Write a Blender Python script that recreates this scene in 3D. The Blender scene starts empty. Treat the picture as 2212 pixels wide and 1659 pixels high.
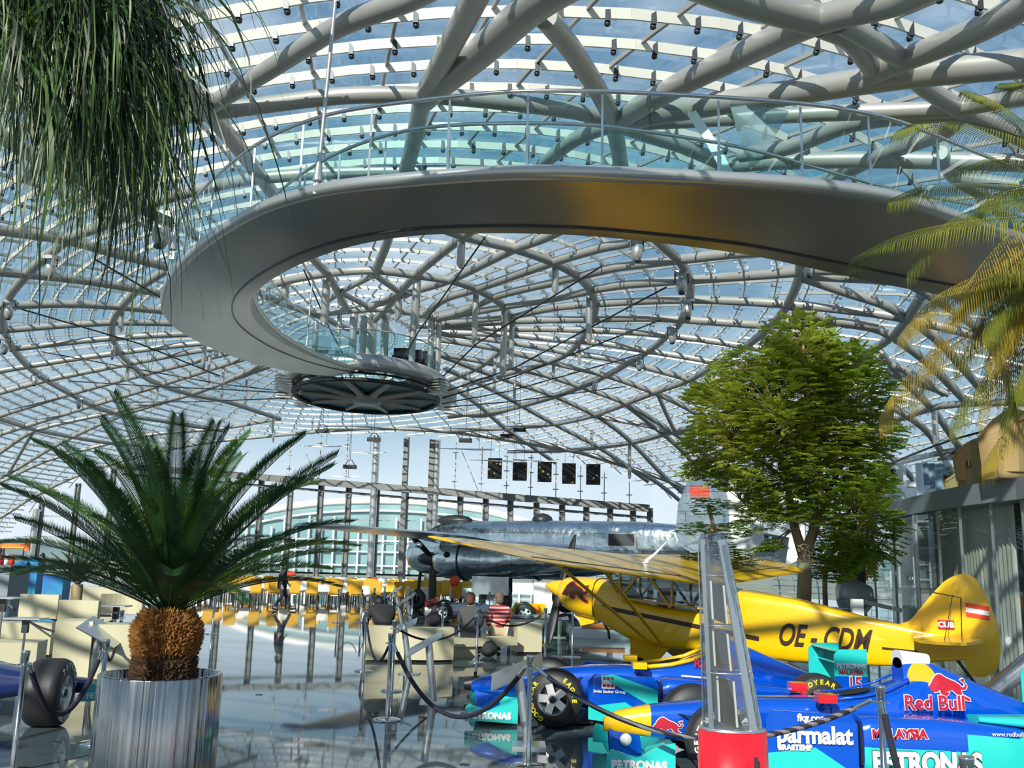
import bpy, bmesh, math, random
from math import sin, cos, pi, radians, sqrt, atan2, tan, exp
from mathutils import Vector, Matrix, Euler, noise
random.seed(7)
SC = bpy.context.scene
COL = SC.collection
# ------------------------------------------------------------------ camera
FPX, PITCH, ROLL, CH = 2050.0, math.atan(391/2050.0), 0.025, 1.8
F_ = Vector((0, cos(PITCH), sin(PITCH)))
R0 = Vector((1, 0, 0)); U0 = Vector((0, -sin(PITCH), cos(PITCH)))
R_ = R0*cos(ROLL) + U0*sin(ROLL); U_ = -R0*sin(ROLL) + U0*cos(ROLL)
CAMP = Vector((0, 0, CH))
cd = bpy.data.cameras.new('camera'); cam = bpy.data.objects.new('camera', cd); COL.objects.link(cam)
cd.sensor_width = 36; cd.lens = FPX/2212*36; cd.clip_end = 2000; cd.clip_start = .05
cam.matrix_world = Matrix.Translation(CAMP) @ Matrix((R_, U_, -F_)).transposed().to_4x4()
SC.camera = cam
SC.view_settings.view_transform = 'Standard'; SC.view_settings.look = 'None'
SC.view_settings.exposure = 0.0; SC.view_settings.gamma = 1
# ------------------------------------------------------------------ world
W = bpy.data.worlds.new('sky'); SC.world = W; W.use_nodes = True
nt = W.node_tree; nt.nodes.clear(); N = nt.nodes.new; LK = nt.links.new
out = N('ShaderNodeOutputWorld'); bg = N('ShaderNodeBackground'); LK(bg.outputs[0], out.inputs[0])
tc = N('ShaderNodeTexCoord'); sep = N('ShaderNodeSeparateXYZ'); LK(tc.outputs['Generated'], sep.inputs[0])
rp = N('ShaderNodeValToRGB'); LK(sep.outputs['Z'], rp.inputs[0])
el = rp.color_ramp.elements
el[0].position = 0.0; el[0].color = (.84, .93, 1.0, 1)
el[1].position = 1.0; el[1].color = (.08, .17, .38, 1)
for p_, c_ in ((.08, (.74, .88, .98, 1)), (.16, (.33, .54, .70, 1)), (.33, (.21, .39, .56, 1)), (.6, (.15, .29, .47, 1))):
    e = el.new(p_); e.color = c_
mp = N('ShaderNodeMapping'); LK(tc.outputs['Generated'], mp.inputs[0]); mp.inputs['Scale'].default_value = (1, 1, 3.2)
nz = N('ShaderNodeTexNoise'); LK(mp.outputs[0], nz.inputs[0]); nz.inputs['Scale'].default_value = 4.5; nz.inputs['Detail'].default_value = 7
cr = N('ShaderNodeValToRGB'); LK(nz.outputs[0], cr.inputs[0]); cr.color_ramp.elements[0].position = .45; cr.color_ramp.elements[1].position = .82
mx = N('ShaderNodeMixRGB'); LK(cr.outputs[0], mx.inputs[0]); LK(rp.outputs[0], mx.inputs[1]); mx.inputs[2].default_value = (.80, .90, 1, 1)
LK(mx.outputs[0], bg.inputs[0]); bg.inputs[1].default_value = 1.0
# sun, low behind the camera on the left
sd = bpy.data.lights.new('sun', 'SUN'); sun = bpy.data.objects.new('sun', sd); COL.objects.link(sun)
sd.energy = 6.2; sd.angle = radians(.6); sd.color = (1, .94, .82)
sun.rotation_euler = Vector((.38, .92, -.57)).to_track_quat('-Z', 'Y').to_euler()
# ------------------------------------------------------------------ pixel helpers (frame 2212x1659)
def ray(px, py): return F_ + R_*((px-1106)/FPX) + U_*((829.5-py)/FPX)
def at(px, py, Y): d = ray(px, py); return CAMP + d*(Y/d.y)
def gnd(px, py, z=0.0): d = ray(px, py); return CAMP + d*((z-CH)/d.z)
def hor(px): return 1220.5 + (px-1106)*.0248
# the roof is an ellipsoid 125 x 67 m, 14.3 m high
DC = Vector((-10, 53.5)); DA = -.38; DT, DL, DZ = 33.5, 62.5, 14.3
LA = Vector((sin(DA), cos(DA))); TA = Vector((cos(DA), -sin(DA)))
def dome(px, py, s=1.0):
    d = ray(px, py); o = -DC
    a = [o.dot(LA)/DL/s, o.dot(TA)/DT/s, CH/DZ/s]; dx = Vector((d.x, d.y))
    b = [dx.dot(LA)/DL/s, dx.dot(TA)/DT/s, d.z/DZ/s]
    A = sum(k*k for k in b); B = sum(i*j for i, j in zip(a, b)); C = sum(k*k for k in a)-1
    t = (-B+sqrt(max(B*B-A*C, 0)))/A
    return CAMP + d*t
def dpt(phi, th, s=1.0):   # phi from the crown, th round it
    u = sin(phi)*cos(th)*DL*s; v = sin(phi)*sin(th)*DT*s
    p = DC + LA*u + TA*v
    return Vector((p.x, p.y, cos(phi)*DZ*s))
def dnorm(p):
    q = Vector((p.x, p.y))-DC; u = q.dot(LA)/DL**2; v = q.dot(TA)/DT**2
    n = LA*u + TA*v
    return Vector((n.x, n.y, p.z/DZ**2)).normalized()
# ------------------------------------------------------------------ materials
def mat(name, col=(.5, .5, .5), rough=.5, metal=0.0, spec=.5, var=None, vs=4.0, bump=0.0, bs=20.0, coat=0.0, alpha=None, emit=None, sss=0, vdet=4, vstretch=None):
    m = bpy.data.materials.new(name); m.use_nodes = True; t = m.node_tree; b = t.nodes['Principled BSDF']
    b.inputs['Base Color'].default_value = (*col, 1); b.inputs['Roughness'].default_value = rough
    b.inputs['Metallic'].default_value = metal; b.inputs['Specular IOR Level'].default_value = spec
    if coat: b.inputs['Coat Weight'].default_value = coat; b.inputs['Coat Roughness'].default_value = .04
    if emit: b.inputs['Emission Color'].default_value = (*emit[0], 1); b.inputs['Emission Strength'].default_value = emit[1]
    if var or bump:
        tcn = t.nodes.new('ShaderNodeTexCoord'); mpn = t.nodes.new('ShaderNodeMapping'); t.links.new(tcn.outputs['Object'], mpn.inputs[0])
        if vstretch: mpn.inputs['Scale'].default_value = vstretch
    if var:
        n = t.nodes.new('ShaderNodeTexNoise'); n.inputs['Scale'].default_value = vs; n.inputs['Detail'].default_value = vdet
        t.links.new(mpn.outputs[0], n.inputs[0])
        r = t.nodes.new('ShaderNodeValToRGB'); t.links.new(n.outputs[0], r.inputs[0])
        r.color_ramp.elements[0].position = .33; r.color_ramp.elements[1].position = .67
        r.color_ramp.elements[0].color = (*col, 1); r.color_ramp.elements[1].color = (*var, 1)
        t.links.new(r.outputs[0], b.inputs['Base Color'])
    if bump:
        n2 = t.nodes.new('ShaderNodeTexNoise'); n2.inputs['Scale'].default_value = bs; t.links.new(mpn.outputs[0], n2.inputs[0])
        bp = t.nodes.new('ShaderNodeBump'); bp.inputs['Strength'].default_value = bump; bp.inputs['Distance'].default_value = .02
        t.links.new(n2.outputs[0], bp.inputs['Height']); t.links.new(bp.outputs[0], b.inputs['Normal'])
    return m
def glassmat(name, tint=(.85, .93, .95), refl=1.5, rough=0.0, dirt=0.0, bump=0.0):
    m = bpy.data.materials.new(name); m.use_nodes = True; t = m.node_tree; t.nodes.clear()
    o = t.nodes.new('ShaderNodeOutputMaterial'); mi = t.nodes.new('ShaderNodeMixShader')
    tr = t.nodes.new('ShaderNodeBsdfTransparent'); tr.inputs[0].default_value = (*tint, 1)
    gl = t.nodes.new('ShaderNodeBsdfGlossy'); gl.inputs['Roughness'].default_value = rough; gl.inputs[0].default_value = (.9, .95, 1, 1)
    fc = t.nodes.new('ShaderNodeLayerWeight'); fc.inputs[0].default_value = .5
    pw = t.nodes.new('ShaderNodeMath'); pw.operation = 'POWER'; pw.inputs[1].default_value = 4.0; t.links.new(fc.outputs['Facing'], pw.inputs[0])
    lw = t.nodes.new('ShaderNodeMath'); lw.operation = 'MULTIPLY_ADD'; lw.inputs[1].default_value = (refl-1)*1.3; lw.inputs[2].default_value = (refl-1)*.09; t.links.new(pw.outputs[0], lw.inputs[0])
    geo = t.nodes.new('ShaderNodeNewGeometry')
    t.links.new(lw.outputs[0], mi.inputs[0]); t.links.new(tr.outputs[0], mi.inputs[1]); t.links.new(gl.outputs[0], mi.inputs[2])
    if bump:
        n2 = t.nodes.new('ShaderNodeTexNoise'); n2.inputs['Scale'].default_value = .8
        t.links.new(geo.outputs['Position'], n2.inputs[0])
        bp = t.nodes.new('ShaderNodeBump'); bp.inputs['Strength'].default_value = bump; bp.inputs['Distance'].default_value = .05
        t.links.new(n2.outputs[0], bp.inputs['Height']); t.links.new(bp.outputs[0], gl.inputs['Normal'])
    last = mi
    if dirt:
        df = t.nodes.new('ShaderNodeBsdfDiffuse'); df.inputs[0].default_value = (.75, .85, .9, 1); m2 = t.nodes.new('ShaderNodeMixShader')
        n = t.nodes.new('ShaderNodeTexNoise'); n.inputs['Scale'].default_value = .35; n.inputs['Detail'].default_value = 6
        t.links.new(geo.outputs['Position'], n.inputs[0])
        r = t.nodes.new('ShaderNodeMapRange'); r.inputs[1].default_value = .4; r.inputs[2].default_value = .75; r.inputs[4].default_value = dirt
        t.links.new(n.outputs[0], r.inputs[0]); t.links.new(r.outputs[0], m2.inputs[0]); t.links.new(mi.outputs[0], m2.inputs[1]); t.links.new(df.outputs[0], m2.inputs[2]); last = m2
    t.links.new(last.outputs[0], o.inputs[0]); return m
M = {}
M['steel'] = mat('painted steel', (.40, .39, .36), .38, .35, var=(.46, .45, .42), vs=.6)
M['fin'] = mat('cream steel fin', (.72, .69, .62), .4, .1)
M['dkmetal'] = mat('dark metal', (.06, .065, .07), .4, .6)
M['chrome'] = mat('polished steel', (.72, .72, .72), .12, 1.0)
M['brush'] = mat('brushed steel', (.50, .50, .50), .17, 1.0)
M['drumsteel'] = mat('ground steel sheet', (.20, .20, .21), .13, 1.0, vstretch=(6, 6, .01), bump=1.0, bs=3, var=(.42, .42, .42), vs=5)
M['facade'] = mat('facade aluminium', (.20, .20, .19), .5, .3)
M['alu'] = mat('aluminium', (.62, .64, .66), .32, .9)
M['silver'] = mat('silver paint', (.58, .58, .57), .3, .7)
M['white'] = mat('white paint', (.82, .82, .80), .45)
M['black'] = mat('black', (.012, .012, .014), .45)
M['rubber'] = mat('tyre rubber', (.022, .022, .024), .5, bump=.05, bs=60)
M['roofglass'] = glassmat('roof glass', (.90, .97, 1.0), 1.4, dirt=.12, bump=.3)
M['railglass'] = glassmat('balustrade glass', (.72, .91, .91), 1.5)
M['facglass'] = glassmat('facade glass', (.97, .99, 1), 1.35)
# ------------------------------------------------------------------ mesh helpers
class MB:
    def __init__(s): s.v = []; s.f = []; s.mi = []; s.sm = []; s.cur = 0
    def add(s, vs, fs, smooth=False):
        b = len(s.v); s.v.extend(tuple(v) for v in vs)
        for f in fs: s.f.append(tuple(b+i for i in f)); s.mi.append(s.cur); s.sm.append(smooth)
        return s
    def box(s, c, d, rot=None, taper=None):
        x, y, z = d[0]/2, d[1]/2, d[2]/2; tp = taper or 1
        vs = [Vector((i*x*(tp if k > 0 else 1), j*y*(tp if k > 0 else 1), k*z)) for k in (-1, 1) for j in (-1, 1) for i in (-1, 1)]
        if rot is not None:
            Rm = rot if isinstance(rot, Matrix) else Euler(rot).to_matrix()
            vs = [Rm @ v for v in vs]
        c = Vector(c)
        return s.add([v+c for v in vs], [(0, 2, 3, 1), (4, 5, 7, 6), (0, 1, 5, 4), (2, 6, 7, 3), (0, 4, 6, 2), (1, 3, 7, 5)])
    def bar(s, a, b, w, h, up=(0, 0, 1)):
        a, b = Vector(a), Vector(b); d = b-a; L = d.length
        if L < 1e-6: return s
        d /= L; sd_ = d.cross(Vector(up))
        if sd_.length < 1e-4: sd_ = d.cross(Vector((1, 0, 0)))
        sd_.normalize(); u = sd_.cross(d)
        vs = [p + sd_*(i*w/2) + u*(j*h/2) for p in (a, b) for (i, j) in ((-1, -1), (1, -1), (1, 1), (-1, 1))]
        return s.add(vs, [(0, 1, 2, 3), (7, 6, 5, 4), (0, 4, 5, 1), (1, 5, 6, 2), (2, 6, 7, 3), (3, 7, 4, 0)])
    def tube(s, pts, r, n=10, caps=True, closed=False, flat=1.0):
        pts = [Vector(p) for p in pts]; m = len(pts)
        rs = r if isinstance(r, (list, tuple)) else [r]*m
        ref = None; vs = []
        for i, p in enumerate(pts):
            if closed: d = pts[(i+1) % m]-pts[i-1]
            else: d = pts[min(i+1, m-1)]-pts[max(i-1, 0)]
            d = d.normalized() if d.length > 1e-9 else Vector((0, 0, 1))
            if ref is None:
                ref = d.cross(Vector((0, 0, 1)));
                if ref.length < .05: ref = d.cross(Vector((0, 1, 0)))
            ref = (ref - d*ref.dot(d)).normalized(); u = d.cross(ref)
            for k in range(n):
                a = 2*pi*k/n; vs.append(p + ref*(cos(a)*rs[i]) + u*(sin(a)*rs[i]*flat))
        fs = []
        for i in range(m if closed else m-1):
            j = (i+1) % m
            for k in range(n): fs.append((i*n+k, i*n+(k+1) % n, j*n+(k+1) % n, j*n+k))
        s.add(vs, fs, True)
        if caps and not closed:
            s.add(vs[:n], [tuple(range(n))[::-1]]); s.add(vs[-n:], [tuple(range(n))])
        return s
    def lathe(s, prof, n=24, c=(0, 0, 0), sy=1.0, smooth=True, arc=2*pi, rot=None):
        vs = []; c = Vector(c); full = abs(arc-2*pi) < 1e-6; nn = n if full else n+1
        for (r, z) in prof:
            for k in range(nn):
                a = arc*k/n; v = Vector((r*cos(a), r*sin(a)*sy, z))
                if rot is not None: v = rot @ v
                vs.append(v + c)
        fs = []
        for i in range(len(prof)-1):
            for k in range(n if full else n):
                k2 = (k+1) % nn if full else k+1
                fs.append((i*nn+k, i*nn+k2, (i+1)*nn+k2, (i+1)*nn+k))
        return s.add(vs, fs, smooth)
    def poly(s, pts, th=None, nrm=None):
        pts = [Vector(p) for p in pts]; n = len(pts)
        if th is None: return s.add(pts, [tuple(range(n))])
        if nrm is None: nrm = (pts[1]-pts[0]).cross(pts[2]-pts[0])
        o = Vector(nrm).normalized()*th
        return s.add(pts+[p+o for p in pts], [tuple(range(n))[::-1], tuple(range(n, 2*n))]+[(i, (i+1) % n, n+(i+1) % n, n+i) for i in range(n)])
    def grid(s, rows, smooth=True, closed=False):
        nr = len(rows); nc = len(rows[0]); vs = [v for r in rows for v in r]; fs = []
        for i in range(nr-1):
            for j in range(nc if closed else nc-1):
                j2 = (j+1) % nc; fs.append((i*nc+j, i*nc+j2, (i+1)*nc+j2, (i+1)*nc+j))
        return s.add(vs, fs, smooth)
    def ball(s, c, r, n=10, sc=(1, 1, 1), rot=None):
        prof = []; c = Vector(c); rows = []
        for i in range(n//2+1):
            t = pi*i/(n//2); row = []
            for k in range(n):
                a = 2*pi*k/n; v = Vector((sin(t)*cos(a)*r*sc[0], sin(t)*sin(a)*r*sc[1], cos(t)*r*sc[2]))
                if rot is not None: v = rot @ v
                row.append(c+v)
            rows.append(row)
        return s.grid(rows, True, True)
    def mesh(s, name, mats):
        me = bpy.data.meshes.new(name); me.from_pydata(s.v, [], s.f); me.update()
        for m in (mats if isinstance(mats, (list, tuple)) else [mats]): me.materials.append(M[m] if isinstance(m, str) else m)
        me.polygons.foreach_set('material_index', s.mi); me.polygons.foreach_set('use_smooth', s.sm); me.update()
        return me
    def obj(s, name, mats, parent=None, label=None, loc=None):
        o = bpy.data.objects.new(name, s.mesh(name, mats)); COL.objects.link(o)
        if parent is not None: o.parent = parent
        if label: o['label'] = label
        if loc is not None: o.location = loc
        return o
def empty(name, loc, label, cat, group=None, rz=0.0):
    o = bpy.data.objects.new(name, None); COL.objects.link(o); o.location = loc; o.rotation_euler = (0, 0, rz)
    o.empty_display_size = .2
    o['label'] = label; o['category'] = cat
    if group: o['group'] = group
    return o
def tag(o, label, cat, group=None):
    o['label'] = label; o['category'] = cat
    if group: o['group'] = group
    return o
def struct(o): o['kind'] = 'structure'; return o
def copytree(root, loc, rz, label, group=None, scale=None):
    r = root.copy(); COL.objects.link(r); r.location = loc; r.rotation_euler = (0, 0, rz)
    if scale: r.scale = (scale,)*3 if not isinstance(scale, tuple) else scale
    r['label'] = label
    if group: r['group'] = group
    for ch in root.children:
        c = ch.copy(); COL.objects.link(c); c.parent = r
        for g in ch.children:
            d = g.copy(); COL.objects.link(d); d.parent = c
    return r
def smooth_pts(pts, per=4):   # Catmull-Rom through the points
    pts = [Vector(p) for p in pts]
    if len(pts) < 3: return [pts[0].lerp(pts[-1], i/per) for i in range(per+1)]
    P = [pts[0]*2-pts[1]]+pts+[pts[-1]*2-pts[-2]]; o = []
    for i in range(1, len(P)-2):
        for k in range(per):
            t = k/per; a, b, c, d = P[i-1:i+3]
            
            L1 = (c-b).length; m1 = (c-a)*min(.5, .5*L1/max((b-a).length, 1e-6)); m2 = (d-b)*min(.5, .5*L1/max((d-c).length, 1e-6))
            o.append(b*(2*t**3-3*t*t+1)+m1*(t**3-2*t*t+t)+c*(3*t*t-2*t**3)+m2*(t**3-t*t))
    o.append(pts[-1]); return o
def textmesh(txt, size=1.0, bold=0.0, shear=0.0, ext=.004, sx=1.0, align='CENTER'):
    c = bpy.data.curves.new('t', 'FONT'); c.body = txt; c.size = size; c.offset = bold; c.shear = shear; c.extrude = ext
    c.align_x = align; c.align_y = 'CENTER'; c.resolution_u = 4
    o = bpy.data.objects.new('t', c); COL.objects.link(o)
    dg = bpy.context.evaluated_depsgraph_get(); me = bpy.data.meshes.new_from_object(o.evaluated_get(dg))
    COL.objects.unlink(o); bpy.data.objects.remove(o); 
    if sx != 1:
        for v in me.vertices: v.co.x *= sx
    return me
def text(name, txt, m, parent, loc, xdir, up, size, **k):
    me = textmesh(txt, size, **k); me.name = name; me.materials.clear(); me.materials.append(M[m])
    x = Vector(xdir).normalized(); u = Vector(up); z = x.cross(u).normalized(); u = z.cross(x)
    o = bpy.data.objects.new(name, me); COL.objects.link(o); o.parent = parent
    o.matrix_local = Matrix.Translation(Vector(loc)) @ Matrix((x, u, z)).transposed().to_4x4()
    return o
# ================================================================== setting
# floor: polished slate tiles, seams as material pattern
def floormat():
    m = bpy.data.materials.new('polished slate floor'); m.use_nodes = True; t = m.node_tree; b = t.nodes['Principled BSDF']
    g = t.nodes.new('ShaderNodeNewGeometry'); mp = t.nodes.new('ShaderNodeMapping'); mp.vector_type = 'POINT'
    t.links.new(g.outputs['Position'], mp.inputs[0]); mp.inputs['Rotation'].default_value = (0, 0, radians(-26.5)); mp.inputs['Location'].default_value = (.2, .3, 0)
    br = t.nodes.new('ShaderNodeTexBrick'); t.links.new(mp.outputs[0], br.inputs[0]); br.offset = 0
    br.inputs['Scale'].default_value = 1; br.inputs['Brick Width'].default_value = 1.15; br.inputs['Row Height'].default_value = 1.15
    br.inputs['Mortar Size'].default_value = .004; br.inputs['Mortar Smooth'].default_value = 0
    br.inputs['Color1'].default_value = (.095, .130, .142, 1); br.inputs['Color2'].default_value = (.108, .145, .156, 1); br.inputs['Mortar'].default_value = (.01, .012, .015, 1)
    n = t.nodes.new('ShaderNodeTexNoise'); n.inputs['Scale'].default_value = .7; n.inputs['Detail'].default_value = 5; t.links.new(g.outputs['Position'], n.inputs[0])
    mx = t.nodes.new('ShaderNodeMixRGB'); mx.blend_type = 'MULTIPLY'; mx.inputs[0].default_value = .5
    t.links.new(br.outputs[0], mx.inputs[1]); t.links.new(n.outputs[0], mx.inputs[2]); t.links.new(mx.outputs[0], b.inputs['Base Color'])
    b.inputs['Roughness'].default_value = .032; b.inputs['IOR'].default_value = 1.36; b.inputs['Specular IOR Level'].default_value = .5
    # slight waviness and a small tilt from tile to tile
    wn = t.nodes.new('ShaderNodeTexNoise'); wn.inputs['Scale'].default_value = .55; t.links.new(g.outputs['Position'], wn.inputs[0])
    bp = t.nodes.new('ShaderNodeBump'); bp.inputs['Strength'].default_value = .05; bp.inputs['Distance'].default_value = .01
    t.links.new(wn.outputs[0], bp.inputs['Height']); t.links.new(bp.outputs[0], b.inputs['Normal'])
    return m
M['floor'] = floormat()
m = MB(); m.lathe([(1, -.25), (1, 0)], 96, smooth=False); m.add([(cos(2*pi*k/96), sin(2*pi*k/96), 0) for k in range(96)], [tuple(range(96))])
m.v = [tuple(Vector(((DC + LA*(v[0]*DL*1.02) + TA*(v[1]*DT*1.02)).x, (DC + LA*(v[0]*DL*1.02) + TA*(v[1]*DT*1.02)).y, v[2]))) for v in m.v]
floor = struct(m.obj('floor', 'floor'))
M['grass'] = mat('apron ground', (.20, .24, .16), .9, var=(.30, .30, .27), vs=.05)
m = MB(); m.box((0, 150, -.45), (900, 700, .3)); tag(struct(m.obj('floor_outside', 'grass')), 'wide flat airfield ground outside the hangar', 'ground')
m = MB(); m.lathe([(.055, 0), (.055, .004), (.045, .004), (.045, .001), (.0, .001)], 16)
FA, FB = Vector((-47, 90)), Vector((11, 74.5)); FD = (FB-FA).normalized(); FN = Vector((FD.y, -FD.x))   # facade line; FN looks at the camera
def beyond(p): return (Vector((p.x, p.y))-FA).dot(FN) < 0
# --- glass shell (cut at the facade)
PH0, PHN, THN = .0, 36, 144
bm_ = MB(); rows = []
for i in range(PHN+1):
    ph = pi/2*i/PHN; rows.append([dpt(ph, 2*pi*k/THN, 1.012) for k in range(THN)])
for i in range(PHN):
    for k in range(THN):
        q = [rows[i][k], rows[i][(k+1) % THN], rows[i+1][(k+1) % THN], rows[i+1][k]]
        if any(beyond(p) for p in q) or q[0].y < 1: continue
        bm_.add(q, [(0, 1, 2, 3)])
ceiling = struct(bm_.obj('ceiling', 'roofglass'))
# --- ring fins, radial glazing bars, point fixings
fins = MB(); bars = MB(); fix = MB(); nfix = MB()
NR = 54
def fixing(p, tdir, nrm):
    side = nrm.cross(tdir).normalized()
    if p.y < 27:
        nfix.box(p-nrm*.03, (.085, .085, .24)); nfix.ball(p-nrm*.17, .06, 6); return
    a = p - nrm*.10; b = p + nrm*.14
    for s_ in (-1, 1):
        q = p+side*(s_*.17); fix.bar(p-nrm*.02, q-nrm*.07, .035, .035, nrm); fix.bar(q-nrm*.07, q+nrm*.05, .05, .05, tdir)
for i in range(3, NR+1):
    ph = pi/2*i/NR; circ = 2*pi*sqrt(((DL*sin(ph))**2+(DT*sin(ph))**2)/2); n = max(48, int(circ/2.2)); n = min(n, 130)
    pts = [dpt(ph, 2*pi*k/n, 1.0) for k in range(n)]
    for k in range(n):
        a, b = pts[k], pts[(k+1) % n]
        if beyond(a) or beyond(b) or a.z < .3 or a.y < 1: continue
        nn = dnorm(a); fins.bar(a, b, .05, max(.12, min(.18, .18-(a.y-22)*.004)), nn)
        # fixings, where the camera can look
        if a.y > 8 and abs(a.x) < a.y*.62+2:
            t = (b-a); L = t.length; t.normalize(); st = .7 if a.y < 27 else (.62 if a.y < 48 else 1.2)
            for q in range(max(1, int(L/st))):
                fixing(a.lerp(b, (q+.5)/max(1, int(L/st))), t, nn)
for k in range(96):
    th = 2*pi*k/96; prev = None
    for i in range(4, 61):
        p = dpt(pi/2*i/60, th, 1.004)
        if prev is not None and not beyond(p) and not beyond(prev) and p.y > 1:
            if not (k % 2 and i < 22): bars.bar(prev, p, .06, .09, dnorm(p))
        prev = p
for mb, nm, mt, lb in ((fins, 'purlin', 'fin', 'cream steel fins running in rings under the glass'), (bars, 'glazing_bar', 'steel', None), (fix, 'glass_fixing', 'chrome', None), (nfix, 'glass_fixing', 'dkmetal', 'dark point fixings with round knobs on the fins')):
    o = mb.obj(nm, mt, ceiling, lb); o['kind'] = 'stuff'
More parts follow.
